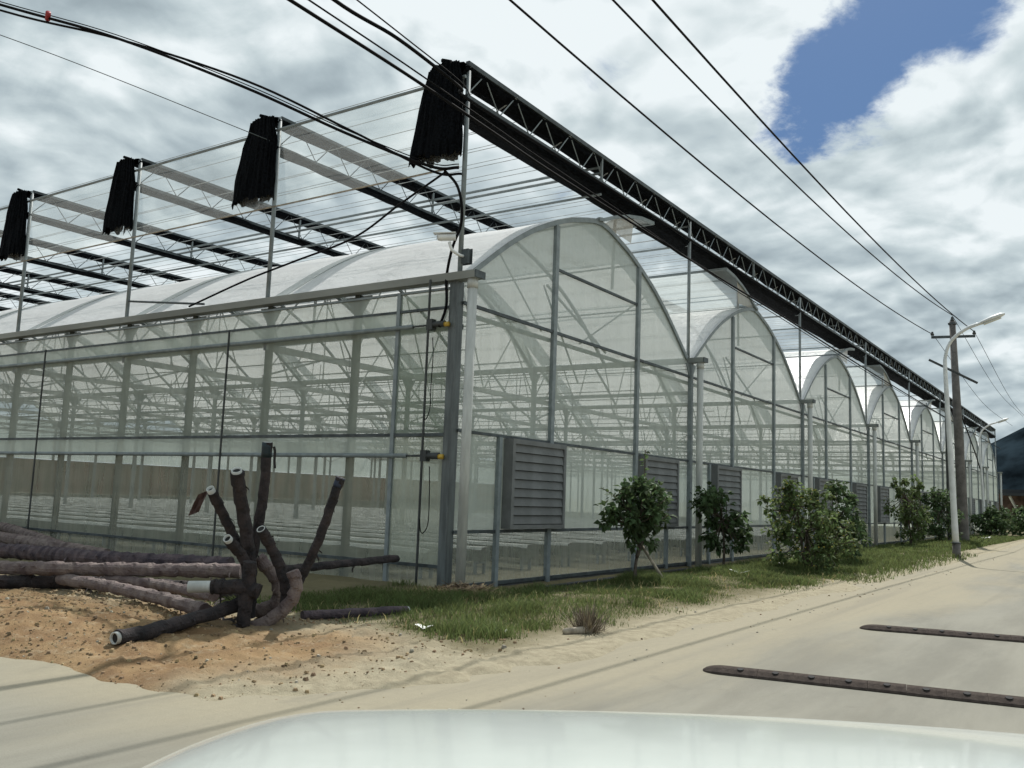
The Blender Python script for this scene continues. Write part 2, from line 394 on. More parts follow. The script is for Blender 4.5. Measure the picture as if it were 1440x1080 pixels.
def sheet(x0, x1, y0, y1, z, nx, ny):
    r.grid([[(x0+(x1-x0)*i/nx, y0+(y1-y0)*j/ny, z) for i in range(nx+1)] for j in range(ny+1)])
sheet(-60, 240, -10.6, -3.0, 0, 60, 4); sheet(-13.0, -5.0, -3.0, 120, 0, 4, 40)
tag(r.build('concrete_road', 'concrete'), kind='structure')

# ------------------------------------------------------------------ greenhouse
GH = thing('greenhouse', 'long plastic-film greenhouse with a row of arched gables and galvanised steel frame', 'greenhouse')
PROF = [(0.12,4.25),(0.5,4.53),(1.0,4.89),(1.4,5.15),(1.9,5.43),(2.6,5.74),(3.2,5.94),(4.0,6.10)]
FULL = PROF + [(8-x, z) for x, z in PROF[-2::-1]]
PF = [(p.x, p.y) for p in curve([(x, z, 0) for x, z in FULL], 3)]
def arch_z(x):
    x = x % SP if x % SP else 0
    for (a, za), (b_, zb) in zip(PF, PF[1:]):
        if a <= x <= b_: return za+(zb-za)*(x-a)/(b_-a)
    return GUT
# columns
mc = MB().box((-.05,-.04,-.15), (.05,.04,GUT-.094)).mesh('column', 'galv')
mcap = MB()
for s_ in (-1, 1):
    mcap.v += [(s_*.05,-.012,GUT-.12),(s_*.26,-.012,GUT-.12),(s_*.05,-.012,GUT-.42),(s_*.05,.012,GUT-.12),(s_*.26,.012,GUT-.12),(s_*.05,.012,GUT-.42)]
    n = len(mcap.v)-6; mcap.f += [(n,n+1,n+2),(n+5,n+4,n+3),(n,n+3,n+4,n+1),(n+1,n+4,n+5,n+2)]
mcap = mcap.mesh('column_bracket', 'galv')
mthin = MB().tube([(0,0,GUT), (0,0,TOP-.02)], .035, 10).mesh('shade_post', 'galv', True)
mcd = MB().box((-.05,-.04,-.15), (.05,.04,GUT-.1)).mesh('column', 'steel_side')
corner = MB().box((-.075,-.065,-.15), (.075,.065,GUT-.096)).mesh('column', 'steel_corner')
for k_ in range(NS+1):
    for j in range(NB+1):
        x, y = k_*SP, j*BAY
        if (k_, j) == (0, 0): put('column', corner, GH, (.05, .05, 0)); put('shade_post', mthin, GH, (.06, .02, 0)); continue
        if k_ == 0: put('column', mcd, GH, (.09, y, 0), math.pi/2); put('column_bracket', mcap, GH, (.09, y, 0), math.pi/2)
        elif j == 0: put('column', mc, GH, (x, -.045, 0)); put('column_bracket', mcap, GH, (x, -.045, 0))
        else: c_ = put('column', mc, GH, (x, y, 0)); put('column_bracket', mcap, GH, (x, y, 0))
        if k_ in (0, 1) or j == 0: put('shade_post', mthin, GH, (x, y+.02, 0))
for j in range(NB):                                    # half-bay columns of the long side
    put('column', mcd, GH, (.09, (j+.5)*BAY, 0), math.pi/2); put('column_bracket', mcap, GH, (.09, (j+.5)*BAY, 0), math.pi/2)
# gutters: trough section run along y
def gutter_mesh(y0, y1, w=.13):
    b_ = MB(); pr = [(-w,GUT),(-w+.02,GUT),(-w*.62,GUT-.08),(w*.62,GUT-.08),(w-.02,GUT),(w,GUT),(w*.7,GUT-.095),(-w*.7,GUT-.095)]
    n = len(pr); b_.v = [(x, y, z) for y in (y0, y1) for x, z in pr]
    b_.f = [(i, (i+1) % n, n+(i+1) % n, n+i) for i in range(n)]
    b_.f += [(0,1,2,7),(2,3,6,7),(3,4,5,6),(n,n+7,n+2,n+1),(n+2,n+7,n+6,n+3),(n+3,n+6,n+5,n+4)]
    return b_.mesh('gutter', 'gutter')
gm = gutter_mesh(-.36, GY+.3)
mdp = MB().tube([(0,0,-.12), (0,0,GUT-.09)], .066, 16).mesh('downpipe', 'pvc', True)
mjc = MB().tube([(0,0,GUT-.22), (0,0,GUT-.088)], .076, 16).mesh('downpipe_socket', 'pvc', True)
for k_ in range(NS+1):
    put('gutter', gm, GH, (k_*SP, 0, 0))
    MB().box((-.11,-.385,GUT-.095), (.11,-.362,GUT+.004)).build('gutter_end', 'galv_dark', GH, loc=(k_*SP, 0, 0))
    d = put('downpipe', mdp, GH, (k_*SP, -.255, 0)); put('socket', mjc, d)
# front end frames: arch ribs, studs, rails, braces
def arch_mesh(w, t_, name, mat, inset=0.0):
    b_ = MB(); pts = PF; rows = []
    for i, (x, z) in enumerate(pts):
        a = pts[max(0, i-1)]; c_ = pts[min(len(pts)-1, i+1)]; dx, dz = c_[0]-a[0], c_[1]-a[1]; l = math.hypot(dx, dz); nx_, nz_ = -dz/l, dx/l
        o, q = -inset, -inset-t_
        rows.append([(x+nx_*o, -w/2, z+nz_*o), (x+nx_*o, w/2, z+nz_*o), (x+nx_*q, w/2, z+nz_*q), (x+nx_*q, -w/2, z+nz_*q), (x+nx_*o, -w/2, z+nz_*o)])
    return b_.grid(rows).mesh(name, mat)
rib_f = arch_mesh(.07, .075, 'arch_rib', 'galv'); rib_i = arch_mesh(.05, .05, 'arch_rib', 'galv', .03)
strap = arch_mesh(.30, .006, 'film_strap', 'film_dense', -.012)
for k_ in range(NS):
    x0 = k_*SP
    put('arch_rib', rib_f, GH, (x0, 0, 0))
    for j in range(1, NB*2+1): put('arch_rib', rib_i, GH, (x0, j*BAY/2, 0))
    for j in range(1, NB+1): put('film_strap', strap, GH, (x0, j*BAY, 0))
    for sx, z1 in ((2.5, None), (5.5, None), (1.10, 2.08), (6.9, 2.08)):
        w_ = .05 if z1 is None else .04
        MB().box((-w_, -.03, -.15), (w_, .03, z1 or arch_z(sx)-.09)).build('stud', 'galv', GH, loc=(x0+sx, -.034, 0))
    br = [((2.55,4.9),(5.5,4.9),.04,'galv_dark'), ((1.13,4.85),(2.38,3.86),.018,'galv_light'), ((2.55,4.66),(4.6,3.86),.03,'galv'), ((3.7,3.88),(6.2,5.2),.022,'galv'), ((2.55,4.66),(3.75,3.2),.022,'galv')]
    if k_ % 2: br = [((8-a[0],a[1]),(8-b_[0],b_[1]),w,m_) if i in (0,) else (a,b_,w,m_) for i,(a,b_,w,m_) in enumerate(br)]
    for i, (a, b_, w, m_) in enumerate(br):
        yo = -.02 if i == 0 else .10+.03*i
        MB().bar((a[0],yo,a[1]), (b_[0],yo,b_[1]), w, w).build('brace', m_, GH, loc=(x0, 0, 0))
    # rails across the front wall, span by span
    for z, w, yo, m_ in ((3.86,.045,-.03,'galv_dark'), (3.74,.06,.06,'galv'), (2.10,.04,-.02,'galv_dark'), (.74,.045,-.02,'galv_dark'), (.02,.05,-.02,'galv_dark')):
        MB().box((.0 if k_ else .1, yo-.02, z-w/2), (SP, yo+.02, z+w/2)).build('rail', m_, GH, loc=(x0, 0, 0))
    # film on the front, panel by panel
    for z0, z1, m_, nm in ((-.12,.72,'film_clear','film_skirt'), (.765,2.08,'film_strip','film_panel'), (2.12,3.84,'film_wall','film_panel')):
        MB().quad((.0,0,z0),(SP,0,z0),(SP,0,z1),(.0,0,z1)).build(nm, m_, GH, loc=(x0, 0, 0))
    MB().quad(*([(.02,0,3.88)]+[(SP-.02,0,3.88)]+[(x,0,z-.04) for x, z in PF[::-1]])).build('gable_film', 'film_gable', GH, loc=(x0, 0, 0))
# roof film: one sheet each side of each ridge, slightly slack between the ribs; ridge vents lifted alternately
def roof_side(half, y0, y1):
    pts = PF[:len(PF)//2+1] if half == 0 else PF[len(PF)//2:]
    rows = []; ny = int((y1-y0)/.32)
    for i in range(ny+1):
        y = y0+(y1-y0)*i/ny; sag = .035*abs(math.sin(math.pi*y/(BAY/2)))**.8
        rows.append([(x, y, z+.01-sag*math.sin(math.pi*q/(len(pts)-1))) for q, (x, z) in enumerate(pts)])
    return MB().grid(rows).mesh('roof_film', 'film_roof', True)
rs = [roof_side(0, -.04, GY), roof_side(1, -.04, GY)]
def vent(sgn):
    # the sheet of one slope runs on past the ridge, lifted clear of the other slope
    sec = [(-.15,6.10),(.0,6.125),(.45,6.30),(.95,6.46),(1.5,6.58),(2.05,6.63)]
    sec = [(4+sgn*x, z) for x, z in sec]; rows = []
    for i in range(61): rows.append([(x, -.05+i*GY/60, z) for x, z in sec])
    f_ = MB().grid(rows).mesh('ridge_vent', 'film_dense', True)
    e_ = MB()
    for a, b_ in zip(sec, sec[1:]): e_.bar((a[0],-.05,a[1]), (b_[0],-.05,b_[1]), .05, .06)
    e_.bar((sec[-1][0],-.05,sec[-1][1]), (sec[-1][0],GY,sec[-1][1]), .05, .05)
    return f_, e_.mesh('vent_frame', 'galv'), sec
V0, V1 = vent(1), vent(-1)
for k_ in range(NS):
    x0 = k_*SP
    for me in rs: put('roof_film', me, GH, (x0, 0, 0))
    f_, e_, sec = V1 if k_ % 2 else V0
    s_ = -1 if k_ % 2 else 1
    v_ = put('ridge_vent', f_, GH, (x0, 0, 0)); put('vent_frame', e_, v_)
    MB().quad((4+s_*.05,-.03,6.06),(4+s_*.45,-.03,6.28),(4+s_*.95,-.03,6.44),(4+s_*1.25,-.03,6.50),(4+s_*1.15,-.03,6.0)).build('vent_gusset', 'film_old', v_)
    for j in range(0, 6):
        MB().bar((4+s_*.78, .12+j*BAY, 6.36), (4+s_*.72, .12+j*BAY, 5.05), .05, .03).build('vent_rack', 'galv_light', v_)
    MB().tube([(x0+4, -.04, 6.13), (x0+4, GY, 6.13)], .045, 8).build('ridge_pipe', 'galv', GH)
    for px_ in (1.4, 2.6, 5.4, 6.6):                     # purlins
        MB().tube([(x0+px_, .0, arch_z(px_)-.09), (x0+px_, GY, arch_z(px_)-.09)], .018, 6).build('purlin', 'galv', GH)
# roof trusses inside: tie bar, curved upper chord is the rib, webs between
tw = MB()
tw.box((.0,-.035,3.42), (SP,.035,3.52)); pass
ux = [0, 1.0, 2.0, 3.0, 4.0, 5.0, 6.0, 7.0, 8.0]
for i in range(8):
    a, b_ = ux[i], ux[i+1]
    za, zb = (3.5, arch_z(b_)-.1 if b_ not in (0, 8) else 4.2) if i % 2 == 0 else (arch_z(a)-.1, 3.5)
    tw.bar((a,0,za), (b_,0,zb), .021, .021)
    if i % 4 == 1: tw.bar((a,0,3.5), (a,0,arch_z(a)-.1), .02, .02)
for a, b_ in (((0,3.0),(1.3,3.45)), ((8,3.0),(6.7,3.45))): tw.bar((a[0],0,a[1]), (b_[0],0,b_[1]), .03, .03)
tw = tw.mesh('roof_truss', 'galv_light')
for k_ in range(NS):
    for j in range(1, NB): put('roof_truss', tw, GH, (k_*SP, j*BAY, 0))
lt = MB().box((-.03,0,3.50), (.03,GY,3.57)).mesh('tie_beam', 'galv')
for k_ in range(NS+1): put('tie_beam', lt, GH, (k_*SP+.14, 0, 0))
hw = MB()
for k_ in range(4):
    for i in range(60):
        x, y = k_*SP+random.uniform(.6, 7.4), random.uniform(1, 30); z = random.uniform(2.95, 3.2)
        hw.tube([(x,y,z), (x+random.uniform(-.04,.04),y,3.46)], .008, 4, False)
    for px_ in (.9, 2.2, 3.5, 4.8, 6.1, 7.4): hw.tube([(k_*SP+px_, 0.3, 3.36), (k_*SP+px_, GY, 3.36)], .010, 5, False)
tag(hw.build('hanging_wires', 'galv_dark', GH), kind='stuff')
# long side wall (x = 0)
for j in range(NB):
    y0, y1 = j*BAY, (j+1)*BAY
    ya = y0+.12 if j == 0 else y0
    for z0, z1, m_, nm in ((3.80,GUT-.17,'film_wall','film_panel'), (2.05,3.78,'net_insect','insect_net'), (.30,2.01,'net_lower','insect_net'), (-.1,.26,'film_clear','film_skirt')):
        MB().quad((0,ya,z0),(0,y1,z0),(0,y1,z1),(0,ya,z1)).build(nm, m_, GH)
    yb = max(ya, 1.05)
    MB().quad((-.02,yb,3.56),(-.02,y1,3.56),(-.02,y1,3.79),(-.02,yb,3.79)).build('rolled_curtain', 'film_strip', GH)
    MB().quad((-.02,yb,1.76),(-.02,y1,1.76),(-.02,y1,2.02),(-.02,yb,2.02)).build('rolled_curtain', 'film_strip', GH)
    for z, w, m_ in ((3.79,.035,'galv_dark'), (2.035,.045,'galv_dark'), (.28,.045,'galv_dark'), (4.055,.03,'galv')):
        MB().box((-.025,ya,z-w/2), (.025,y1,z+w/2)).build('rail', m_, GH)
MB().quad((0,.12,2.05),(0,1.03,2.05),(0,1.03,4.0),(0,.12,4.0)).build('film_panel', 'film_wall', GH)
MB().quad((.004,.12,.30),(.004,1.03,.30),(.004,1.03,2.01),(.004,.12,2.01)).build('film_panel', 'film_wall', GH)
MB().box((-.03,1.0,.0), (.03,1.06,GUT-.17)).build('film_edge_post', 'galv', GH)
for z, nm in ((3.55, 'upper'), (1.745, 'lower')):
    rt = MB().tube([(-.055,.72,z), (-.055,GY-.3,z)], .032, 10).build('roller_tube', 'galv', GH, True)
    MB().tube([(-.055,.40,z), (-.055,.73,z)], .014, 8).build('drive_shaft', 'rod_dark', rt)
    mo = MB().box((-.115,.33,z-.075), (-.02,.43,z+.075)).build('gear_box', 'rod_dark', rt)
    MB().tube([(-.07,.14,z), (-.07,.34,z)], .045, 12).build('motor', 'rod_dark', rt, True)
    MB().tube([(-.07,.07,z-.01), (-.07,.14,z-.01)], .034, 12).build('motor_cap', 'yellow', rt, True)
for y, z1 in ((.40, 4.18), (4.61, 3.78), (10.18, 3.80), (17.0, 3.8)):
    MB().tube([(-.105,y,-.05), (-.105,y,z1)], .017, 8).build('guide_rod', 'rod_dark', GH)
MB().tube(curve([(-.12,.30,3.36),(-.13,.27,3.1),(-.12,.29,2.7),(-.13,.28,2.4),(-.12,.34,2.25),(-.11,.39,2.24)], 6), .007, 5).build('motor_cable', 'cable', GH)
MB().tube(curve([(-.12,.25,1.6),(-.13,.22,1.2),(-.12,.23,.85),(-.12,.30,.72),(-.11,.36,.74),(-.11,.385,.9)], 6), .007, 5).build('motor_cable', 'cable', GH)
# far walls
for j in range(1):
    MB().quad((0,GY,2.28),(GX,GY,2.28),(GX,GY,4.2),(0,GY,4.2)).build('film_panel', 'film_strip', GH)
for i in range(32):
    MB().box((i*2+.02,GY-.06,.55), (i*2+1.98,GY+.06,2.25)).build('cooling_pad', 'pad_brown', GH)
MB().box((0,GY-.05,-.1), (GX,GY+.05,.54)).build('plinth', 'bench_cloth', GH)
MB().quad((GX,0,-.1),(GX,GY,-.1),(GX,GY,4.2),(GX,0,4.2)).build('film_panel', 'film_strip', GH)
# louvred vents in the front wall
lw, z0, z1, dp = 1.52, .775, 2.075, .165
fr = MB()
fr.box((0,-dp,z0),(.07,.03,z1)); fr.box((lw-.06,-dp,z0),(lw,.03,z1)); fr.box((.07,-dp,z0),(lw-.06,.03,z0+.06)); fr.box((.07,-dp,z1-.07),(lw-.06,.03,z1)); fr.box((.07,-.02,z0+.06),(lw-.06,.03,z1-.07))
fr = fr.mesh('louvre_vent', 'louvre')
sh = (z1-.07-z0-.06)/9
slat = MB()
slat.v = [(.075,-.128,sh*.97),(lw-.065,-.128,sh*.97),(lw-.065,-.158,.006),(.075,-.158,.006),(.075,-.105,sh*.97),(lw-.065,-.105,sh*.97),(lw-.065,-.13,.002),(.075,-.13,.002)]
slat.f = [(3,2,1,0),(4,5,6,7),(0,1,5,4),(2,3,7,6),(1,2,6,5),(3,0,4,7)]
slat = slat.mesh('slat', 'louvre')
for k_ in range(NS):
    for lx in (1.26, 5.68):
        o = put('louvre_vent', fr, GH, (k_*SP+lx, 0, 0))
        for i in range(9): put('slat', slat, o, (0, 0, z0+.065+i*sh))
# black base sheeting at the foot of the front
bs = MB()
rows = []
for i in range(161):
    x = .12+i*(GX-.2)/160
    rows.append([(x,-.015,.0+.01*nz(x,0,2)), (x,-.06,-.10), (x,-.30+.04*nz(x,1,1.2),-.085+.012*nz(x,3,3)), (x,-.80+.10*nz(x,2,.9),-.025+.02*nz(x,5,2.5))])
bs.grid(rows); bs.build('base_sheeting', 'black_plastic', GH)

# ------------------------------------------------------------------ outside shading frame on the roof
tcw = MB().box((0,-.03,TOP-.07), (GX,.03,TOP)).mesh('shade_truss', 'galv_dark')
tbc = MB().box((0,-.025,6.78), (GX,.025,6.84)).mesh('lower_chord', 'galv_dark')
tcd = MB().box((0,-.02,TOP-.05), (GX,.02,TOP)).mesh('shade_truss', 'galv_dark')
tbd = MB().box((0,-.02,6.78), (GX,.02,6.82)).mesh('lower_chord', 'galv_dark')
def web_mesh():
    b_ = MB(); b_.tube([(0,0,6.82),(.41,0,TOP-.05)], .010, 5, False); b_.tube([(.41,0,TOP-.05),(.82,0,6.82)], .010, 5, False); return b_
w1 = MB().tube([(0,0,6.82),(.41,0,TOP-.05)], .010, 5, False).mesh('web', 'galv')
w2 = MB().tube([(.41,0,TOP-.05),(.82,0,6.82)], .010, 5, False).mesh('web', 'galv')
w3 = MB().tube([(.41,-.03,TOP-.05),(.18,.32,6.95)], .010, 5, False).mesh('web', 'galv_light')
wall_web = MB()
for i in range(78): wall_web.v, wall_web.f = wall_web.v, wall_web.f; wall_web.tube([(i*.82,0,6.82),(i*.82+.41,0,TOP-.05),(i*.82+.82,0,6.82)], .010, 4, False)
wall_web = wall_web.mesh('web', 'galv_dark')
for j in range(NB+1):
    o = put('shade_truss', tcw if j == 0 else tcd, GH, (0, j*BAY, 0)); put('lower_chord', tbc if j == 0 else tbd, o)
    if j == 0:
        for i in range(78):
            put('web', w1, o, (i*.82, 0, 0)); put('web', w2, o, (i*.82, 0, 0))
            if i % 2 and i < 40: put('web', w3, o, (i*.82, 0, 0))
    else: tag(put('web', wall_web, o), kind='stuff')
    for k_ in range(0, 2):
        MB().box((-.018,-.018,6.84),(.018,.018,TOP-.07)).build('strut', 'galv', o, loc=(4+k_*8, 0, 0))
for x, zs in ((4, (7.10, 6.99, 6.60)), (8, (7.12, 6.70)), (12, (7.2, 6.9)), (16, (7.1, 6.7)), (20, (7.1,)), (24, (7.1, 6.7)), (32, (7.1,)), (40, (7.1,)), (48, (7.1,)), (56, (7.1,))):
    for z in zs: MB().tube([(x,0,z), (x,GY,z)], .022, 6).build('purlin', 'galv', GH)
sw = MB().tube([(0,.0,0), (0,GY,0)], .0062, 4, False).mesh('shade_line', 'galv_light')
for i in range(1, 105): put('shade_line', sw, GH, (i*.30, 0, TOP+.012 if i % 2 else 6.845))
# side curtain of pale net between the posts, top pipe and lower cord
MB().tube([(-.03,0,7.09), (-.03,GY,7.09)], .024, 8).build('curtain_pipe', 'galv', GH)
MB().tube([(-.03,.05,5.78), (-.03,GY,5.78)], .011, 6).build('curtain_cord', 'stake', GH)
for j in range(NB):
    rows = []
    for i in range(13):
        y = j*BAY+.03+(BAY-.06)*i/12
        rows.append([(-.035+.02*math.sin(i*1.7+z*3+j), y, z) for z in (5.78, 6.1, 6.45, 6.8, 7.08)])
    MB().grid(rows).build('side_curtain', 'net_side', GH, True)
MB().tube([(-.05,5.4,4.30), (-.05,7.6,4.55)], .02, 6).build('stay_pipe', 'galv_dark', GH)

# gathered black shade nets lying along the trusses, end hanging down over the long side
def rope(y0, y1, z0, z1, x1, seed):
    rows = []; nx_ = int(x1/.5) if x1 < 30 else 96
    for i in range(nx_+1):
        x = -.05+(x1+.05)*i/nx_; row = []
        for q in range(9):
            t_ = 2*math.pi*q/8; w = 1+.16*nz(x+seed, q % 8, 1.9, seed)+.10*nz(x, q % 8, 5.0, seed+4)
            row.append((x, (y0+y1)/2+(y1-y0)/2*math.cos(t_)*w, (z0+z1)/2+(z1-z0)/2*math.sin(t_)*w))
        rows.append(row)
    return MB().grid(rows)
ordn = ['corner', 'second', 'third', 'fourth', 'fifth', 'sixth', 'seventh', 'eighth', 'ninth', 'tenth', 'eleventh']
for j in range(8):
    lab = 'black shade net bunched under the front roof truss, ragged end hanging at the corner post' if j == 0 else 'black shade net bunched on the %s roof truss from the front, end hanging' % ordn[j]
    t_ = thing('shade_net', lab, 'shade net', (0, j*BAY, 0), 0, 'gathered shade nets on the greenhouse roof frame')
    x1 = GX if j == 0 else 40
    rope(-.02, .40 if j == 0 else .26, TOP-.20 if j == 0 else TOP-.15, TOP+.0, x1, j*1.3).build('upper_gather', 'black_net', t_)
    rope(-.02, .58 if j == 0 else .24, 6.66 if j == 0 else 6.71, 6.87, x1, j*1.3+7).build('lower_gather', 'black_net', t_)
    # hanging end: folded cloth, many pleats, uneven hem
    rows = []; npl = 64; ph = random.uniform(0, 9); hem = [5.93+.06*math.sin(j*3.3)+.10*nz(q*.11, j, 3, ph)+.05*nz(q*.5, j, 3, ph) for q in range(npl+1)]
    for iz in range(15):
        v_ = iz/14; row = []
        for q in range(npl+1):
            a = 2*math.pi*q/npl; ztop = TOP-.02-.22*max(0, math.sin(a/2+1.2)-.55); z = ztop+(hem[q]-ztop)*v_
            wy = (.25+.10*ss(0, .35, v_)+.10*v_)*(1+.10*math.sin(j*2.1)); wx = .07+.06*v_
            cyy = .34+.10*v_*(1 if True else 0); pl_ = .014*math.sin(q*2.3+ph)+.035*nz(q*.45, v_*2.2, 1, ph)+.015*nz(q*1.3, v_*5, 1, ph+5)
            row.append((-.10+(wx+pl_)*math.cos(a), cyy+(wy+pl_)*math.sin(a), z+.02*nz(q*.7, v_*6, 1, ph+2)))
        rows.append(row)
    hg = MB().grid(rows); n0 = len(hg.v)
    hg.build('hanging_end', 'black_net', t_)
    MB().tube([(-.12,.20,TOP-.02), (-.13,.36,TOP+.04)], .03, 6).build('tie_knot', 'black_net', t_)

# ------------------------------------------------------------------ growing benches inside
def bench(i, x, near):
    nth = ['first','second','third','fourth','fifth','sixth','seventh','eighth','ninth','tenth','eleventh','twelfth','thirteenth','fourteenth','fifteenth','sixteenth','seventeenth','eighteenth'][i]
    t_ = thing('growing_bench', 'long white-edged growing bench inside the greenhouse, %s row from the long side wall' % nth, 'bench', (x, 0, 0), 0, 'rows of growing benches')
    y0, y1 = 1.0, GY-2
    MB().box((-.15,y0,.20),(.15,y1,.375)).build('trough', 'bench_cloth', t_)
    rows = []
    for q in range(121):
        y = y0+(y1-y0)*q/120; w = .115+.02*nz(y, i, 1.7, i)
        rows.append([(-w,y,.38+.02*nz(y,i,2.5,2)), (-w*.8,y,.425+.015*nz(y,i,3,6)), (w*.8,y,.425+.015*nz(y,i,3,9)), (w,y,.38+.02*nz(y,i,2.5,4))])
    MB().grid(rows).build('cover_sheet', 'bench_white', t_)
    lm = MB().box((-.14,-.02,-.05),(-.10,.02,.22)).box((.10,-.02,-.05),(.14,.02,.22)).box((-.14,-.02,.16),(.14,.02,.20))
    me = BL if BL else lm.mesh('leg', 'galv')
    for q in range(10 if near else 4): put('leg', me, t_, (0, 1.1+q*1.6, 0))
BL = MB().box((-.14,-.02,-.08),(-.10,.02,.22)).box((.10,-.02,-.08),(.14,.02,.22)).box((-.10,-.02,.16),(.10,.02,.20)).mesh('leg', 'galv')
for i in range(18): bench(i, .95+i*1.35, i < 9)

# ------------------------------------------------------------------ security camera on the corner post
cc_ = thing('security_camera', 'white bullet security camera on a curved arm at the corner post', 'camera', (.06, .02, 4.40))
MB().box((-.02,-.14,.0), (.05,.03,.20)).box((.05,-.16,-.01),(.062,.05,.21)).build('mount_plate', 'galv_dark', cc_)
MB().tube(curve([(-.02,-.06,.10),(-.10,-.05,.10),(-.17,.02,.16),(-.19,.06,.27)], 6), .022, 8).build('arm', 'white_plastic', cc_, True)
a, b_ = Vector((-.27,.20,.33)), Vector((-.15,-.02,.34))
bd = MB().tube([a, a.lerp(b_,.15), b_], [.04,.048,.048], 12).build('camera_body', 'white_plastic', cc_, True)
MB().bar(a+Vector((-.03,.05,.055)), b_+Vector((0,0,.055)), .11, .012).build('sun_hood', 'white_plastic', bd)
MB().tube([a+Vector((-.004,.007,0)), a+Vector((-.008,.012,0))], .03, 12).build('lens', 'bore', bd)

# ------------------------------------------------------------------ cables and wires
def cable(name, label, pts, r, mat='cable', cat='cable', group=None, n=8):
    return tag(MB().tube(curve(pts, n), r, 6).build(name, mat, smooth=True), label, cat, group)
def sagw(name, label, y0, y1, z0, kf, xa, xb, r, group):
    pts = [(x, y0+(y1-y0)*(x-xa)/(xb-xa), z0+kf*(x-4)**2) for x in [xa+(xb-xa)*i/30 for i in range(31)]]
    return tag(MB().tube(pts, r, 6).build(name, 'wire', smooth=True), label, 'wire', group)
G1 = 'overhead wires above the road'
sagw('overhead_wire', 'overhead wire from the left end of the utility pole crossarm towards the viewer', -1.15, -1.11, 7.57, .00143, -26, 31, .017, G1)
sagw('overhead_wire', 'overhead wire from the top insulator of the utility pole towards the viewer', -1.9, -1.87, 8.06, .0018, -26, 31, .017, G1)
sagw('overhead_wire', 'overhead wire from the right end of the utility pole crossarm towards the viewer', -2.7, -2.68, 7.61, .00138, -26, 31, .018, G1)
for yy, zt, nm in ((-1.11, 8.64, 'left end'), (-1.87, 9.37, 'top insulator'), (-2.68, 8.62, 'right end')):
    cable('overhead_wire', 'thin overhead wire running on behind the utility pole from its %s' % nm, [(31,yy,zt), (50,yy+.3,zt-.9), (72,yy+.7,zt-.4)], .011, 'wire', 'wire', G1)
G2 = 'black cables strung to and along the greenhouse'
cable('power_cable', 'thick black cable running along the front below the roof truss, lower of two', [(-9,-.75,6.3),(-5,-.68,6.15),(-2,-.6,6.16),(0,-.55,6.13),(1.4,-.52,6.10),(4.35,-.5,6.07),(8.4,-.5,6.02),(12.7,-.5,6.0),(24,-.45,5.9),(40,-.4,5.85),(64,-.3,5.9)], .020, group=G2)
cable('power_cable', 'black cable just beside the lower front cable, slightly sagging', [(-9,-.80,6.42),(-5,-.72,6.26),(-2,-.64,6.24),(0,-.58,6.20),(1.2,-.56,6.17),(4.35,-.54,6.10),(8.4,-.54,5.95),(12.7,-.54,5.9),(24,-.48,5.8),(40,-.42,5.8)], .010, group=G2)
cable('power_cable', 'thick black cable reaching the top of the corner post from the upper left', [(-8.5,-.9,6.75),(-5,-.75,6.55),(-3.2,-.62,6.47),(-2.1,-.6,6.52),(-.8,-.5,6.50),(0,-.08,6.72),(3,-.10,6.72),(8,-.1,6.74),(16,-.1,6.74)], .022, group=G2)
cable('power_cable', 'thin black cable above the thick one reaching the corner post top', [(-8.5,-.9,6.95),(-5,-.75,6.70),(-2.1,-.6,6.60),(-.8,-.5,6.58),(0,-.07,6.80)], .009, group=G2)
pts = [(-4.4,11.0,10.2),(-3,7.25,8.80),(-2.3,5.0,7.95),(-1.5,2.95,7.02),(-.75,1.55,6.30),(-.2,.45,5.80),(-.03,.05,5.76)]
cable('power_cable', 'thick black cable swooping from the upper left to the corner post', pts, .022, group=G2)
cable('power_cable', 'second black cable looping below the swooping cable at upper left', [(Vector(p)+Vector((.03,-.03,-.10*math.sin(i*1.35+.3)))) for i, p in enumerate(pts)], .018, group=G2)
cable('power_cable', 'thin straight cable above the swooping cables at upper left', [(Vector(p)+Vector((0,0,.05))) for p in pts], .008, group=G2)
q = Vector(pts[1]).lerp(Vector(pts[2]), .42)
tag(MB().tube([q+Vector((-.03,-.10,.05)), q+Vector((.03,.02,-.01))], .04, 10).build('cable_marker', 'red_tape', smooth=True), 'red marker tape wound round the swooping cable at upper left', 'marker')
cable('power_cable', 'black cable from the corner post slanting down across the white roof', [(-.02,.30,5.74),(-.03,1.1,5.40),(-.04,1.98,5.01),(-.05,3.3,4.78),(-.06,4.35,4.60),(-.06,5.79,4.29)], .016, group=G2)
cable('power_cable', 'black cable hanging down the corner post past the security camera', [(-.03,.30,5.76),(-.06,.05,5.5),(-.06,-.05,5.2),(-.07,-.06,4.9),(-.08,.06,4.6),(-.08,.14,4.2),(-.08,.12,3.8),(-.09,.22,3.5)], .020, group=G2)
cable('stay_wire', 'thin grey wire from the upper left to the second roof post', [(-4.2,9.5,9.2),(-2.2,6.9,8.2),(-.1,3.83,6.84)], .007, 'galv_dark', 'wire')
cable('power_cable', 'dark cable slanting down from the utility pole to the far shed', [(31,-2.0,5.6),(45,-1.0,4.2),(60,.3,3.0),(73,1.3,2.9)], .03, group=G2)

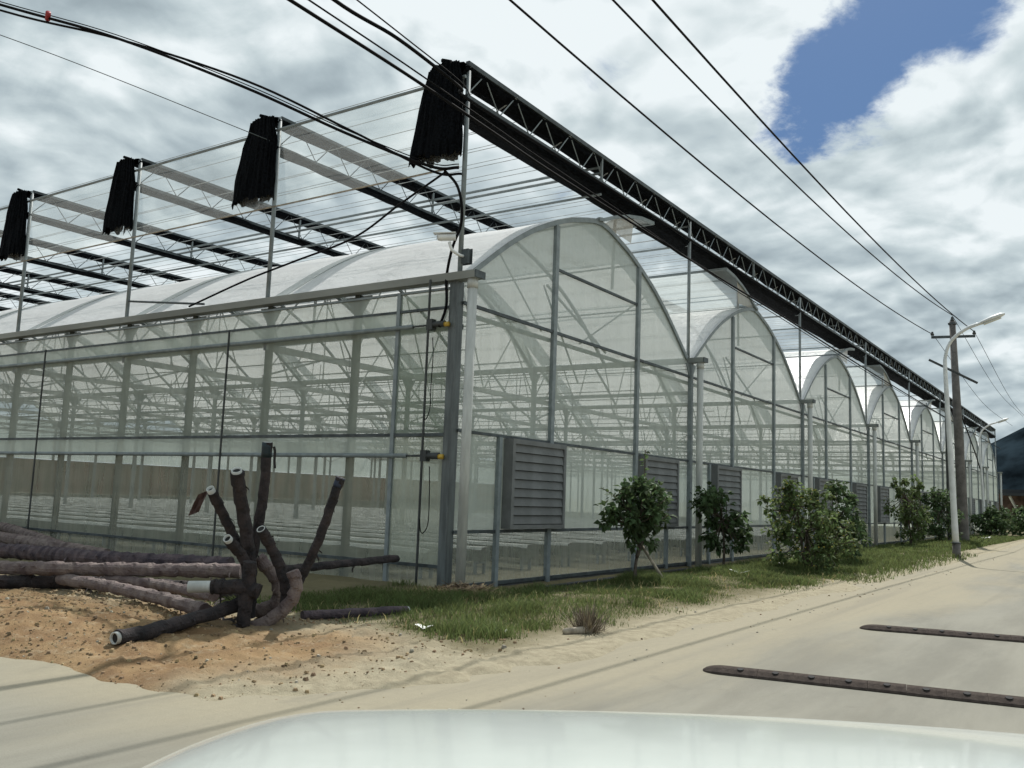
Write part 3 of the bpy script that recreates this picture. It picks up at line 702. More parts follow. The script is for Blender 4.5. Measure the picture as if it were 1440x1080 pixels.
# ------------------------------------------------------------------ utility pole
up = thing('utility_pole', 'tall concrete utility pole with crossarm and insulators on the verge', 'utility pole', (31,-2.12,0))
MB().tube([(0,0,-.2),(.02,.02,.3),(.05,.12,4.5),(.05,.25,9.1)], [.22,.21,.17,.12], 14).build('pole', 'pole_conc', up, True)
ca = MB().bar((0,1.05,8.48),(0,-.60,8.42),.09,.10).build('crossarm', 'galv_dark', up)
for y, z in ((1.01,8.55),(-.56,8.49)): MB().tube([(0,y,z),(0,y,z+.05),(0,y,z+.09),(0,y,z+.16)], [.05,.08,.05,.04], 8).build('insulator', 'rod_dark', ca)
MB().tube([(.05,.25,9.1),(.05,.25,9.16),(.05,.25,9.2),(.05,.25,9.3)], [.06,.09,.06,.04], 8).build('insulator', 'rod_dark', up)
MB().bar((.05,.40,9.0),(.05,.10,9.0),.25,.06).build('pole_band', 'galv_dark', up)
sp2 = thing('service_pole', 'dark slim post with tilted crossarm behind the street lamp', 'pole', (30, -1.72, 0))
MB().tube([(0,0,-.2),(0,0,7.35)], .06, 8).build('pole', 'rod_dark', sp2)
MB().bar((0,.60,7.38),(0,-1.15,6.35),.07,.09).build('crossarm', 'rod_dark', sp2)

# ------------------------------------------------------------------ street lamps
def lamp(x, y, label):
    t_ = thing('street_lamp', label, 'street lamp', (x, y, 0), 0, 'white street lamps')
    arm = curve([(0,0,.35),(0,.08,2.8),(0,.16,5.1),(0,.14,5.65),(0,-.02,6.05),(0,-.38,6.34),(0,-.72,6.47)], 6)
    MB().tube(arm, [.088-.042*min(1, i/16) for i in range(len(arm))], 12).build('pole', 'lamp_white', t_, True)
    MB().tube([(0,-.01,-.15),(0,-.01,.40)], .105, 14).build('base_sleeve', 'pole_conc', t_, True)
    MB().tube([(0,0,.40),(0,0,.425)], .125, 14).build('base_ring', 'rod_dark', t_)
    rows = []
    for i, (s_, w, zt, zb) in enumerate(((0,.05,.03,-.03),(.12,.11,.06,-.04),(.4,.13,.085,-.05),(.62,.115,.075,-.05),(.74,.05,.03,-.02))):
        c_ = Vector((0,-.66,6.44))+Vector((0,-.94,.34)).normalized()*s_
        rows.append([(c_.x+w*math.cos(a_), c_.y, c_.z+(zt if math.sin(a_) > 0 else -zb)*math.sin(a_)) for a_ in [2*math.pi*q/12 for q in range(13)]])
    hd = MB().grid(rows).build('lamp_head', 'lamp_white', t_, True)
    c_ = Vector((0,-.66,6.44)); u_ = Vector((0,-.94,.34)).normalized()
    MB().bar(c_+u_*.16+Vector((0,-.02,-.05)), c_+u_*.62+Vector((0,-.02,-.05)), .15, .03).build('lens', 'lamp_glass', hd)
    return t_
lamp(18.04, -3.61, 'white curved-arm street lamp on the grass verge in front of the utility pole')
lamp(49.0, -.85, 'distant white street lamp with its arm in front of the dark shed')

# ------------------------------------------------------------------ speed bumps of rubber modules
def bump(pa, pb, label, n):
    pa = Vector((*pa, 0)); pb = Vector((*pb, 0)); d = (pb-pa).normalized(); ang = math.atan2(d.y, d.x); L_ = .248
    t_ = thing('speed_bump', label, 'speed bump', pa, ang, 'rubber speed bumps across the road')
    sec = [(-.12,.004),(-.11,.018),(-.06,.042),(.0,.052),(.06,.042),(.11,.018),(.12,.004)]
    def mod(l):
        b__ = MB(); k2 = len(sec); b__.v = [(x, y, z) for x in (.001, l-.001) for y, z in sec]
        b__.f = [(i, k2+i, k2+i+1, i+1) for i in range(k2-1)]+[tuple(range(k2)), tuple(range(2*k2-1, k2-1, -1))]
        return b__
    me = mod(L_).mesh('module', 'rubber')
    bolt = MB().tube([(L_*.5,-.052,.028),(L_*.5,-.056,.048)], .024, 8).mesh('bolt', 'bore')
    for i in range(n):
        o = put('module', me, t_, (.16+i*L_, random.uniform(-.004,.004), random.uniform(-.001,.002)), random.uniform(-.008,.008)); put('bolt', bolt, o)
    rows = []
    for i in range(7):
        a_ = (i/6)**1.6; s_ = math.sqrt(max(0, 1-(1-a_)**2))
        rows.append([(.16*a_, y*max(.05,s_), z*max(.2,s_)) for y, z in sec])
    MB().grid(rows).build('end_cap', 'rubber', t_)
bump((-2.95,-4.78), (-2.55,-6.84), 'near brown rubber speed bump across the concrete road', 22)
bump((.55,-5.10), (.90,-6.57), 'farther brown rubber speed bump across the concrete road', 21)

# ------------------------------------------------------------------ wrapped pipes
def wpipe(label, pts, r, mat='wrap', ring=None, ends=(True, False), tape=None, n=10, bore=True):
    t_ = thing('wrapped_pipe', label, 'pipe', tuple(pts[0]), 0, 'heap of cloth-wrapped plastic pipes')
    o = Vector(pts[0]); c_ = curve([Vector(p)-o for p in pts], n)
    # resample about every 2.5 cm
    dense = [c_[0]]
    for a_, b__ in zip(c_, c_[1:]):
        k2 = max(1, int((b__-a_).length/.03))
        dense += [a_.lerp(b__, (i+1)/k2) for i in range(k2)]
    ph = random.uniform(0, 6); pit = random.uniform(.55, .9)
    def rf(i, a_):
        h_ = (i*.03/.14*pit + a_/(2*math.pi) + ph) % 1.0
        return 1.0+.22*(h_-.5)+.14*noise.noise((i*.21, math.cos(a_)*1.5+ph, math.sin(a_)*1.5))
    MB().tube(dense, r, 16, True, rf).build('wrapping', mat, t_, False)
    fs = MB()
    for _ in range(int(len(dense)/9)):
        i_ = random.randrange(2, len(dense)-2); a_ = random.uniform(0, 6.28); dd = (dense[i_+1]-dense[i_]).normalized()
        e1 = dd.cross(Vector((.3,.2,1))).normalized(); e2 = dd.cross(e1); nn = e1*math.cos(a_)+e2*math.sin(a_); p_ = dense[i_]+nn*r*1.02
        l_ = random.uniform(.025,.085); w_ = dd*random.uniform(.006,.016); q_ = p_+nn*l_*.5+Vector((0,0,-l_*.8))+dd*random.uniform(-.03,.03); m_ = p_.lerp(q_, .5)+nn*l_*.25
        fs.quad(p_-w_, p_+w_, m_+w_*.9, m_-w_*.9); fs.quad(m_-w_*.9, m_+w_*.9, q_+w_*.5, q_-w_*.3)
    if fs.v: tag(fs.build('frayed_cloth', mat, t_), kind='stuff')
    for e_, use in ((0, ends[0]), (-1, ends[1])):
        if not use: continue
        p = dense[e_]; d = (dense[0]-dense[3]).normalized() if e_ == 0 else (dense[-1]-dense[-4]).normalized()
        ln = ring or .05; rr = r*.80
        a_ = d.cross(Vector((.3,.2,1))).normalized(); b__ = d.cross(a_); mb = MB(); K = 18; rows = []
        for (s_, q) in ((-.02, rr), (ln, rr), (ln, rr*.80), (ln-.12 if ln > .13 else -.03+ln*.2, rr*.80)):
            rows.append([tuple(p+d*s_+a_*(q*math.cos(2*math.pi*j/K))+b__*(q*math.sin(2*math.pi*j/K))) for j in range(K+1)])
        mb.grid(rows).build('pipe_end', 'pvc', t_, True)
        MB().quad(*[tuple(p+d*(ln-.05 if ln > .07 else ln*.4)+a_*(rr*.81*math.cos(2*math.pi*j/K))+b__*(rr*.81*math.sin(2*math.pi*j/K))) for j in range(K)]).build('bore', 'bore', t_)
    if tape:
        k2 = int(tape[1]/.03)
        MB().tube(dense[:k2], r*1.03, 14).build('tape', tape[0], t_, True)
    return t_
D = dep
def up_(l, t): return [D(x, y, t+(dt if len(q) else 0)) for (x, y, *q) in l for dt in [q[0] if q else 0]]
wpipe('tallest upright wrapped pipe, dark, with teal tape and rag at its top', up_([(376,622),(371,690),(362,745),(352,800),(346,862)], 8.35), .047, tape=('tape_teal', .13), ring=.004)
wpipe('upright wrapped pipe with white ring at its open top, left of the tallest', up_([(333,664,-.22),(339,705,-.09),(347,755),(352,800),(350,868)], 8.15), .058, ring=.024)
wpipe('leaning wrapped pipe with white end and a torn flap, leftmost of the uprights', up_([(298,692,-.20),(311,718,-.08),(327,752),(345,790),(352,830)], 8.2), .045, ring=.045)
wpipe('short wrapped stub with white mouth facing left in the upright cluster', up_([(322,760,-.16),(332,772,-.06),(345,790),(350,830)], 8.0), .047, ring=.04)
wpipe('straight wrapped pipe slanting up to the right with blue tape at its tip', up_([(479,672),(467,705),(450,755),(432,795),(420,818)], 8.35), .044, tape=('tape_blue', .16), ends=(False, False))
wpipe('wrapped pipe with open ring top bending down to the right of the cluster', up_([(367,744,-.16),(380,767,-.05),(393,795),(402,830),(400,858)], 8.05), .048, ring=.004)
wpipe('bent pipe painted dusty and sunlit, curling down to the ground right of the cluster', up_([(411,803),(417,822),(409,845),(385,868),(352,884),(335,889)], 7.95), .056, 'wrap_dust_sunlit', ends=(False, False))
wpipe('thick pipe lying at the front of the heap with white end at left', [onz(165,897,.10), onz(210,888,.11), onz(270,871,.13), onz(330,852,.20), onz(350,838,.3)], .058, ring=.03)
wpipe('grey white bare pipe end poking out left from the heap', up_([(298,825),(315,825),(345,826),(365,832)], 7.85), .064, ring=.20)
wpipe('brown pipe painted dusty and sunlit, lying second from front, ending at the heap', [onz(85,814,.16), onz(150,824,.16), onz(220,840,.15), onz(288,858,.14)], .062, 'wrap_dust_sunlit', ends=(False, False))
wpipe('grey pipe painted dusty and sunlit, half hidden behind the second lying pipe', [onz(150,815,.18), onz(220,822,.18), onz(300,838,.2)], .056, 'wrap_dust_sunlit', ends=(False, False))
wpipe('long wrapped pipe lying level across the left edge, the lowest of the long ones', [onz(-90,799,.22), onz(40,799,.26), onz(180,801,.30), onz(340,803,.34)], .074, 'wrap_dust_sunlit', ends=(False, False))
wpipe('long violet-brown pipe lying just above the lowest long one', [onz(-90,768,.2), onz(30,776,.24), onz(160,787,.27), onz(325,795,.28)], .100, 'wrap_violet', ends=(False, False))
wpipe('pipe painted dusty and sunlit, rising to the left edge above the violet one', [onz(-90,742,.25), onz(0,756,.25), onz(75,768,.22), onz(150,781,.16)], .095, 'wrap_dust_sunlit', ends=(False, False))
wpipe('topmost pipe painted dusty and sunlit, coming down from the left edge', [onz(-90,718,.28), onz(0,740,.26), onz(45,754,.2), onz(92,771,.12)], .090, 'wrap_dust_sunlit', ends=(False, False))
wpipe('thin spiral-wrapped pipe reaching right from the heap above the grass', [onz(558,785,.40), onz(500,791,.38), onz(440,797,.36), onz(395,801,.35)], .047, ends=(False, False))
wpipe('thin purple pipe lying in the grass right of the heap', [onz(572,858,.06), onz(520,861,.06), onz(460,864,.06), onz(425,866,.06)], .045, 'wrap_violet', ring=.02)
wpipe('dark pipe added to fill the shadow gap between the long pipes and the soil', [onz(-90,822,.10), onz(60,818,.11), onz(200,822,.12), onz(345,836,.13)], .075, ends=(False, False))  # extra dark pipe standing in for the shadow below the long pipes
wpipe('looped grey pipe behind the upright cluster', up_([(362,785),(378,800),(392,822),(388,848),(365,858),(340,856)], 8.3), .062, 'wrap_dust_sunlit', ends=(False, False))
wpipe('dark stub standing in the middle of the heap', up_([(352,790),(348,825),(344,860),(340,890)], 7.85), .058, ends=(False, False))
mess = MB()
for i in range(46):
    p = onz(random.uniform(255, 400), random.uniform(845, 888), .03); p = Vector((p.x, p.y, gh(p.x, p.y)+.012)); a_ = random.uniform(0, 6.28); sz = random.uniform(.05, .16)
    d1 = Vector((math.cos(a_), math.sin(a_), random.uniform(-.05,.35)))*sz; d2 = Vector((-math.sin(a_), math.cos(a_), random.uniform(-.05,.3)))*sz*random.uniform(.3,.8)
    mess.quad(p, p+d1*.5+Vector((0,0,.02)), p+d1*.6+d2, p+d2*.8); mess.quad(p+d1*.5+Vector((0,0,.02)), p+d1, p+d1+d2*.7, p+d1*.6+d2)
tag(mess.build('cloth_scraps', 'wrap'), 'dark scraps of wrapping cloth strewn under the pipe heap', 'cloth', kind='stuff')
p = dep(287, 692, 8.15)
fl = MB().grid([[p+cr*(u*.05-v_*.10)+cu*(-v_*.20+.02*u)+cf*(.02*math.sin(u*3+v_*4)) for u in (-1,-.3,.4,1)] for v_ in (0,.35,.7,1)])
tag(fl.build('torn_cloth', 'cloth_brown'), 'torn brown cloth flap hanging from the leftmost upright pipe', 'cloth')
p = dep(379, 628, 8.30)
tag(MB().tube(curve([p+cr*.04, p+cr*.05-cu*.05, p+cr*.045-cu*.13, p+cr*.05-cu*.20], 4), .012, 6).build('rag', 'bore'), 'black rag dangling from the top of the tallest pipe', 'rag')

# ------------------------------------------------------------------ soil clods, stones
def rock(b__, c_, r, sq=.7):
    k2 = len(b__.v); a0 = random.uniform(0, 6)
    ring = [(math.cos(a0+i*1.257)*r*random.uniform(.7,1.2), math.sin(a0+i*1.257)*r*random.uniform(.7,1.2)) for i in range(5)]
    b__.v += [(c_[0]+x, c_[1]+y, c_[2]-.2*r) for x, y in ring]
    b__.v += [(c_[0]+x*.62+random.uniform(-.1,.1)*r, c_[1]+y*.62, c_[2]+r*sq*random.uniform(.7,1.1)) for x, y in ring]
    b__.f += [(k2+i, k2+(i+1) % 5, k2+5+(i+1) % 5, k2+5+i) for i in range(5)] + [tuple(k2+5+i for i in range(5))]
cl = MB(); st = MB(); i = 0
while i < 8500:
    x, y = random.uniform(-6.5,-3.0), random.uniform(-3.4, 3.6)
    if edge(x, y) < .05: continue
    if y < -1.4 and random.random() < .62: continue
    i += 1; r_ = .004+.019*random.random()**5
    rock(cl, (x, y, gh(x, y)), r_)
    if random.random() < .05: rock(st, (x+.05, y, gh(x+.05, y)), r_*1.15)
for i in range(380):
    x = random.uniform(-6, 20); y = random.uniform(-4.5, -2.8)
    rock(st if random.random() < .5 else cl, (x, y, max(0, gh(x, y))), .005+.015*random.random()**3)
tag(cl.build('soil_clods', 'clod'), 'loose clods of orange soil around the pipe heap', 'soil', kind='stuff')
tag(st.build('pebbles', 'stone'), 'pale pebbles scattered on the dirt and the road edge', 'pebbles', kind='stuff')

# ------------------------------------------------------------------ grass
def blades(n, place, h0, h1, w, name, mat, label, cat='grass'):
    V = []; F = []
    c_ = 0
    while c_ < n:
        p = place()
        if p is None: continue
        x, y, s_ = p; z = gh(x, y)-.01; a_ = random.uniform(0, 6.28); h = random.uniform(h0, h1)*s_; ln = random.uniform(.2, .9)*h
        dx, dy = math.cos(a_), math.sin(a_); b_a = random.uniform(0, 6.28); ww = w*random.uniform(.6, 1.3)*(1+max(0, x)/14); ex, ey = math.cos(b_a)*ww, math.sin(b_a)*ww
        k2 = len(V)
        V += [(x-ex,y-ey,z),(x+ex,y+ey,z),(x+dx*ln*.35+ex*.7,y+dy*ln*.35+ey*.7,z+h*.6),(x+dx*ln*.35-ex*.7,y+dy*ln*.35-ey*.7,z+h*.6),(x+dx*ln,y+dy*ln,z+h*.92)]
        F += [(k2,k2+1,k2+2,k2+3),(k2+3,k2+2,k2+4)]; c_ += 1
    b__ = MB(); b__.v = V; b__.f = F
    return tag(b__.build(name, mat), label, cat, kind='stuff')
def dens(x, y):
    """where grass grows: the patch before the corner and the verge along the front"""
    e_ = nz(x, y, .8, 11)*.5+nz(x, y, 2.6, 4)*.3
    a_ = ss(-3.6,-3.0, x+e_*.5)*ss(-2.75,-2.2, y+e_*.8+.30*max(0,-x-1))*ss(.9, .2, y) if x < .3 else 0
    lim = -3.30-.045*min(12, max(0, x))
    b__ = ss(lim-.25, lim+.75, y+e_*.7)*ss(-.72,-1.05, y+.12*e_)*ss(-2.4,-1.6, x)
    if x < 1.2: b__ *= 1-.8*math.exp(-((x+1.9)/.35)**2)
    return max(a_, b__)**1.5*(.26+.74*ss(-.25,.38,nz(x, y, 1.5, 20)+.4*nz(x, y, 4, 7)))
def pl_near():
    x, y = random.uniform(-3.6, 7), random.uniform(-3.9, .6)
    if random.random() > dens(x, y) or (x > -.1 and y > -.5): return None
    return x, y, (.4+.75*ss(-.4,.4,nz(x, y, 1.1, 31)))*(.35+.65*min(1, dens(x, y)*1.6))
def pl_far():
    x, y = 7+38*random.random()**1.6, random.uniform(-4.2, -.5)
    if x > 13 and x < 30 and False: return None
    lim_far = -3.95 if x < 20 else -3.2
    if y < lim_far or random.random() > dens(min(x, 30), y)+.15: return None
    return x, y, .5+.6*ss(-.4,.4,nz(x, y, .9, 31))
blades(66000, pl_near, .05, .17, .0042, 'grass', 'grass', 'green grass growing before the greenhouse corner and verge')
blades(36000, pl_far, .06, .19, .0045, 'verge_grass', 'grass', 'green grass on the verge under the street lamp')
def pl_dry():
    r_ = random.random()
    if r_ < .45: x, y = random.gauss(-.75, .42), random.gauss(-.78, .28)
    else: x, y = random.uniform(-3.4, 9), random.uniform(-3.8,-.5)
    if r_ >= .45 and random.random() > dens(x, y): return None
    return x, y, .8
blades(5200, pl_dry, .04, .15, .0045, 'dry_grass', 'grass_dry', 'dry yellow grass blades among the green')
sh_ = MB()
for i in range(1500):                                        # straw heap at the foot of the corner
    x, y = random.gauss(-.62,.34), random.gauss(-.72,.22); z = gh(x, y)+.13*math.exp(-((x+.62)/.45)**2-((y+.72)/.3)**2)*random.random()
    a_ = random.uniform(0, 6.28); l_ = random.uniform(.04,.14); d = Vector((math.cos(a_), math.sin(a_), random.uniform(-.4,.5)))*l_
    s_ = Vector((-math.sin(a_), math.cos(a_), .4))*.006; p = Vector((x, y, z+.02)); sh_.quad(p-s_, p+s_, p+d+s_*.5, p+d-s_*.5)
tag(sh_.build('straw_heap', 'straw'), 'brown heap of dry straw at the foot of the corner downpipe', 'straw', kind='stuff')

# ------------------------------------------------------------------ shrubs
def leafy(name, label, cat, base, crown, nleaf, ls, mat, trunks, group, flowers=0, spikes=(), stakes=()):
    """crown: list of (dx,dy,dz,rx,rz,weight) lobes"""
    t_ = thing(name, label, cat, base, 0, group)
    tb = MB(); tips = []
    for tr in trunks:
        pts = curve(tr, 4); tb.tube(pts, [.030*(1-.55*i/len(pts)) for i in range(len(pts))], 7); tips.append(pts[-1])
    lobes = []
    for (dx, dy, dz, rx, rz, w) in crown:
        n = max(4, int(9*w))
        for q in range(n):
            for _ in range(20):
                u = Vector((random.gauss(0,1), random.gauss(0,1), random.gauss(0,1))).normalized()*random.random()**.38*1.08
                break
            c_ = Vector((dx+u.x*rx, dy+u.y*rx, dz+u.z*rz)); lobes.append((c_, random.uniform(.10,.34)*max(rx,.3), w/n*random.uniform(.3,1.7)))
    for c_, r_, w in lobes[::2]:
        tp = min(tips, key=lambda q: (q-c_).length); md = tp.lerp(c_, .5)+Vector((random.uniform(-.05,.05), random.uniform(-.05,.05), -.04))
        tb.tube(curve([tp, md, c_], 3), [.012,.012,.011,.010,.009,.008,.006][:7], 5)
    for s_ in spikes: tb.tube(s_, .007, 5)
    tb.build('trunk', 'bark', t_, True)
    lf = MB(); fl_ = MB()
    def leaf(c_, d, s_):
        up = Vector((random.gauss(0,.6), random.gauss(0,.6), 1)).normalized(); a_ = d.normalized(); b__ = a_.cross(up)
        if b__.length < .1: return
        b__.normalize(); n_ = b__.cross(a_); w = s_*random.uniform(.30,.42); dr = -.18*s_
        k2 = len(lf.v)
        lf.v += [tuple(c_), tuple(c_+a_*s_*.45+b__*w+n_*.05*s_), tuple(c_+a_*s_+Vector((0,0,dr))), tuple(c_+a_*s_*.45-b__*w+n_*.05*s_), tuple(c_+a_*s_*.5-n_*.06*s_)]
        lf.f += [(k2,k2+1,k2+4),(k2+1,k2+2,k2+4),(k2+2,k2+3,k2+4),(k2+3,k2,k2+4)]
    W_ = sum(l[2] for l in lobes)
    for c_, r_, w in lobes:
        for q in range(int(nleaf*w/W_)):
            u = Vector((random.gauss(0,1), random.gauss(0,1), random.gauss(0,1))).normalized(); p = c_+u*r_*random.random()**.5
            d = (u+Vector((random.gauss(0,.5), random.gauss(0,.5), random.gauss(-.25,.5))))
            leaf(p, d, ls*random.uniform(.6,1.25))
            if flowers and random.random() < flowers and u.z > -.1: rock(fl_, p+u*.04, .014)
    for s_ in spikes:
        a_, b__ = Vector(s_[0]), Vector(s_[-1])
        for q in range(26): leaf(a_.lerp(b__, random.uniform(.15,1)), Vector((random.gauss(0,1), random.gauss(0,1), .1)), ls*random.uniform(.5,.9))
    lf.build('crown', mat, t_)
    if fl_.v: tag(fl_.build('flowers', 'flower', t_), kind='stuff')
    for a_, b__ in stakes: MB().tube([a_, b__], .022, 7).build('stake', 'stake', t_, True)
    return t_
GS = 'shrubs planted along the greenhouse front'
V = Vector
leafy('young_tree', 'round-crowned small tree with two thin trunks and a leaning stake, nearest the corner', 'tree', (2.60,-1.50,-.02),
      [(-.02,0,1.18,.44,.30,5),(-.50,.18,1.06,.22,.14,1.4),(.46,-.1,1.16,.24,.24,1.8),(.05,0,.78,.26,.20,1.8),(-.2,0,1.40,.26,.14,1.2),(.25,0,1.45,.26,.16,1.4)], 1750, .105, 'leaf_dark',
      [[V((-.02,0,0)),V((.02,.02,.3)),V((.07,0,.62)),V((.02,.0,.95))],[V((.02,0,.45)),V((.1,-.04,.65)),V((.22,-.04,.9))]], GS,
      spikes=[[(0.05,-.05,1.2),(.10,-.06,1.6),(.12,-.06,2.02)],[(-.3,.1,1.2),(-.5,.15,1.35),(-.72,.2,1.42)]], stakes=[((.42,-.38,-.05),(.16,.0,.62))])
leafy('young_tree', 'small tree with narrow leaning crown before the second downpipe', 'tree', (7.43,-1.0,-.02),
      [(-.12,.15,1.30,.40,.30,3.6),(.18,-.05,.88,.42,.28,3.6),(-.42,.2,1.22,.18,.14,.8),(-.36,.2,.58,.16,.12,.6),(.52,-.15,.74,.2,.14,.9),(.1,0,.48,.3,.12,1.0)], 1450, .12, 'leaf_dark',
      [[V((0,0,0)),V((.03,0,.25)),V((.02,0,.55)),V((-.05,.02,.95))]], GS)
leafy('flowering_bush', 'large dense bush with yellow blossoms at the edge of the verge', 'bush', (7.72,-2.52,0),
      [(0,0,.35,.65,.34,5),(-.2,.15,.95,.50,.38,5),(.55,-.3,.74,.48,.36,4.5),(-.34,.2,1.50,.26,.24,1.8),(-.68,.4,1.32,.24,.24,1.2),(.15,-.1,1.36,.34,.22,1.8)], 3700, .09, 'leaf',
      [[V((0,0,0)),V((.02,0,.3)),V((-.05,0,.8))],[V((.05,0,0)),V((.2,-.1,.35)),V((.4,-.15,.6))],[V((-.05,0,0)),V((-.15,.05,.5)),V((-.3,.1,1.2))]], GS, .10)
leafy('bush', 'grey-green bush close behind the flowering bush, against the fourth louvre', 'bush', (10.9,-2.2,0),
      [(0,0,.95,.52,.46,4),(.3,-.2,.62,.48,.36,3),(.1,-.1,1.55,.34,.24,1.6)], 2300, .105, 'leaf_dark',
      [[V((0,0,0)),V((.05,0,.35)),V((.02,0,.9))]], GS, .01)
leafy('bush', 'tall loose bush with thin top shoots left of the street lamp', 'bush', (22.6,-1.62,0),
      [(0,0,.45,.40,.40,2.6),(.0,.1,1.25,.62,.45,4),(-.35,.2,1.9,.30,.36,1.8),(.45,-.1,2.0,.28,.35,1.8),(.5,-.2,1.0,.4,.3,2)], 2600, .11, 'leaf',
      [[V((0,0,0)),V((.05,0,.5)),V((-.1,.1,1.7))],[V((.05,0,.1)),V((.2,-.1,.8)),V((.45,-.1,2.0))]], GS, .015)
leafy('bush', 'dark rounded bush half hidden behind the street lamp pole', 'bush', (29.0,-1.5,0),
      [(0,0,.8,.75,.6,5),(.1,0,1.75,.55,.4,3)], 2300, .13, 'leaf_dark', [[V((0,0,0)),V((0,0,.5)),V((.05,0,1.4))]], GS)
leafy('bush', 'low dark bush on the far verge right of the utility pole', 'bush', (44.5,-1.65,0),
      [(0,0,.75,1.0,.5,5),(.2,-.3,1.3,.6,.3,2)], 1900, .18, 'leaf_dark', [[V((0,0,0)),V((0,0,.4)),V((.05,0,1.0))]], GS)
for i, (x, y) in enumerate(((49.5,-2.6),(54,-3.0),(58,-3.6))):
    leafy('bush', ('low far bush next to the road, ' + ('left', 'middle', 'right')[i] + ' of the three by the shed'), 'bush', (x,y,0),
      [(0,0,.8,1.3,.55,5),(.2,-.5,1.4,.7,.3,1.5)], 1500, .2, 'leaf_dark', [[V((0,0,0)),V((0,0,.4)),V((.05,0,1.0))]], GS)

# ------------------------------------------------------------------ small things on the ground
p0 = onz(826, 892, 0)
dc = MB()
for i in range(420):
    a_ = random.uniform(0, 6.28); r_ = abs(random.gauss(0,.08)); b__ = p0+V((math.cos(a_)*r_, math.sin(a_)*r_, random.uniform(0,.05)))
    d = V((math.cos(a_)*.35+random.gauss(0,.25), math.sin(a_)*.35+random.gauss(0,.25), random.uniform(.3,1.1)))*random.uniform(.10,.26)
    s_ = V((-math.sin(a_), math.cos(a_), 0))*.006; dc.quad(b__-s_, b__+s_, b__+d+s_*.4, b__+d-s_*.4)
dcl = thing('dead_plant', 'clump of dead brown roots and stalks at the sand edge', 'dead plant', tuple(p0))
o = tag(dc.build('stalks', 'dead', dcl), kind='stuff'); o.location = -p0
MB().tube([(-.32,.06,.05),(-.1,-.02,.05),(.02,-.05,.045)], [.03,.034,.03], 8).build('root_stub', 'stake', dcl, True)
def scrap(px_, py_, sz, label, name='litter_scrap'):
    p = onz(px_, py_, .05); b__ = MB(); a_ = random.uniform(0, 3)
    b__.grid([[(sz*(u*math.cos(a_)-v_*math.sin(a_)*.6), sz*(u*math.sin(a_)+v_*math.cos(a_)*.6), .015+sz*.22*abs(math.sin(u*2.1+v_))+.01*random.random()) for u in (-.5,-.2,.1,.5)] for v_ in (-.5,0,.5)])
    tag(b__.build(name, 'litter', loc=(p.x, p.y, max(0, gh(p.x, p.y)))), label, 'litter')
scrap(1095, 797, .30, 'folded white plastic scrap lying in the grass before the flowering bush')
scrap(1040, 811, .30, 'flat white strip of litter in the grass left of the folded scrap')
scrap(597, 884, .16, 'crumpled white scrap in the grass between heap and corner')
scrap(706, 888, .10, 'small white paper scrap in the grass before the dead plant')
scrap(1383, 758, .6, 'white scrap on the far verge beside the utility pole')
tag(MB().tube([(0.25,-.62,-.03),(3,-.66,.0),(7,-.7,.02)], .03, 8).build('hose', 'black_plastic', smooth=True), 'black hose lying along the foot of the front wall', 'hose')

# ------------------------------------------------------------------ far shed at the end of the road
fs_ = thing('far_shed', 'low open shed with dark canopy at the end of the road', 'shed', (74,-8,0))
MB().box((0,-16,2.95), (9,9.6,3.25)).build('roof', 'shed_roof', fs_)
MB().box((-2.2,-16,2.72),(0,8.4,2.92)).build('canopy', 'shed_roof', fs_)
MB().box((4.0,-16,0),(4.2,9.6,2.9)).build('back_wall', 'brick_wall', fs_)
for y in (-14,-9,-4,1,5,9): MB().box((-.1,y,0),(.15,y+.25,2.9)).build('post', 'galv_dark', fs_)
for y in (6.2,8.0): MB().bar((-1.4,y,2.7),(-.15,y-.5,1.3),.14,.14).build('strut', 'white_plastic', fs_)
rows = []
for i in range(61):
    y = -520+i*12; prof_ = 82*math.exp(-((y+60)/118)**2)+8*math.exp(-((y-110)/60)**2)
    rows.append([(430+90*v_, y, -2+prof_*math.sin(v_*math.pi/2)*(1+.10*nz(y, v_*40, .035, 3))+2.0*v_*nz(y, v_*90, .11, 6)+1.0*v_*nz(y, v_*90, .3, 2)) for v_ in [q/14 for q in range(15)]])
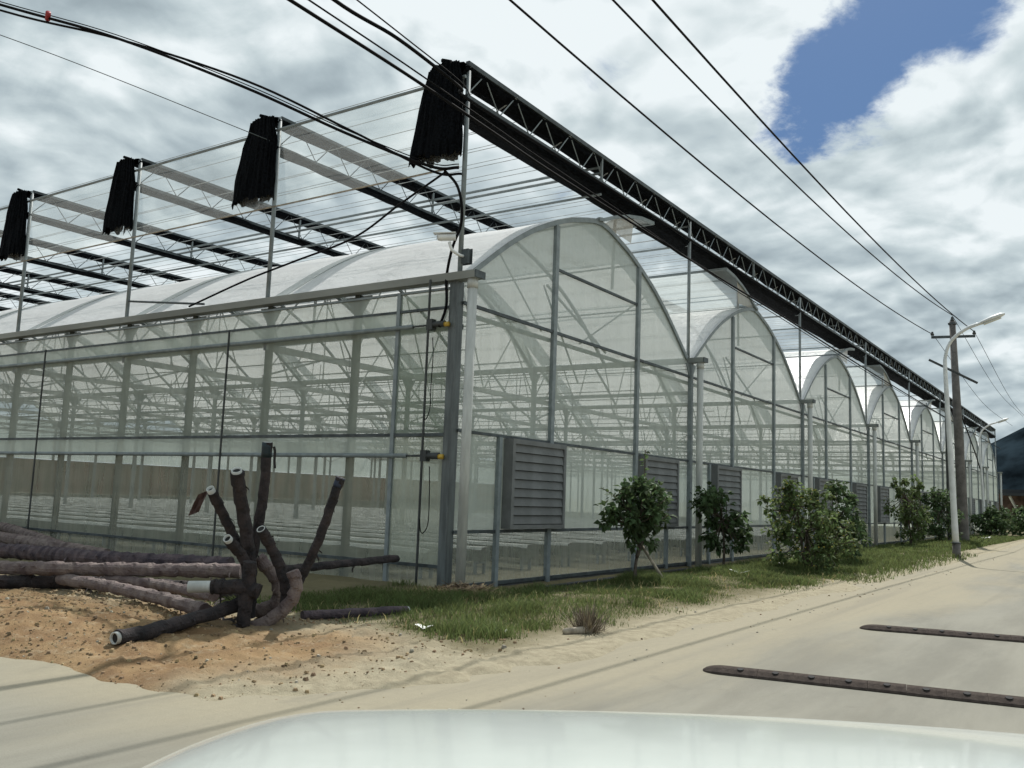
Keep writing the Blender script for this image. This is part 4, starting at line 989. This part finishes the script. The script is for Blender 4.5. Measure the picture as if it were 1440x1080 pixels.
tag(MB().grid(rows).build('hill', 'hill', smooth=True), kind='structure')

# ------------------------------------------------------------------ front of the white car the picture is taken from
fw = V((math.cos(YAW), math.sin(YAW), 0)); rt_ = V((math.sin(YAW), -math.cos(YAW), 0))
oc = V((CAM.x, CAM.y, 0)) + rt_*.33
car = thing('car', 'front of a white car, its bonnet filling the bottom edge', 'car', tuple(oc), YAW)
def hz(t_, s_):                                           # height of the shell at t ahead, s across (left positive)
    z = .972 - .075*max(0, t_-.7) - .10*max(0, t_-1.15)**2 - 1.9*max(0, t_-1.62)**2
    a_ = abs(s_); return z - .015*(a_/.6)**2 - .8*max(0, a_-.60)**2*(1+2*max(0, a_-.78))
ts = [.62+.055*i for i in range(24)]
hd = MB().grid([[(t_, s_, hz(t_, s_)) for s_ in [-.84+.042*i for i in range(41)]] for t_ in ts])
hb = hd.build('bonnet', 'car_white', car, True)
for s_ in (-1, 1):
    rows = []
    for t_ in ts:
        z = hz(t_, .84); rows.append([(t_, s_*.845, z-.004), (t_, s_*.88, z-.06), (t_, s_*.905, z-.16), (t_, s_*.91, z-.30), (t_, s_*.90, z-.45)])
    MB().grid(rows).build('fender', 'car_white', car, True)
    hl = MB().grid([[(1.78+.16*u, s_*(.84-.36*v_), .70-.05*u+.12*(1-v_)*.5) for v_ in (0,.5,1)] for u in (0,.5,1)]).build('headlight', 'headlight', car, True)
    w = put('wheel', MB().tube([(1.25, s_*.66, .32), (1.25, s_*.86, .32)], .32, 28).mesh('wheel', 'tyre', True), car)
    MB().tube([(1.25, s_*.855, .32), (1.25, s_*.87, .32)], .21, 24).build('rim', 'rim', w, True)
rows = []
for s_ in [-.84+.07*i for i in range(25)]:
    bow = -.20*abs(s_)**2.2; rows.append([(1.90+bow*.7, s_, .66), (2.06+bow, s_, .58), (2.12+bow, s_, .42), (2.08+bow, s_, .24)])
bp = MB().grid(rows).build('bumper', 'car_white', car, True)
MB().box((2.095,-.38,.30),(2.13,.38,.50)).build('grille', 'car_black', bp)
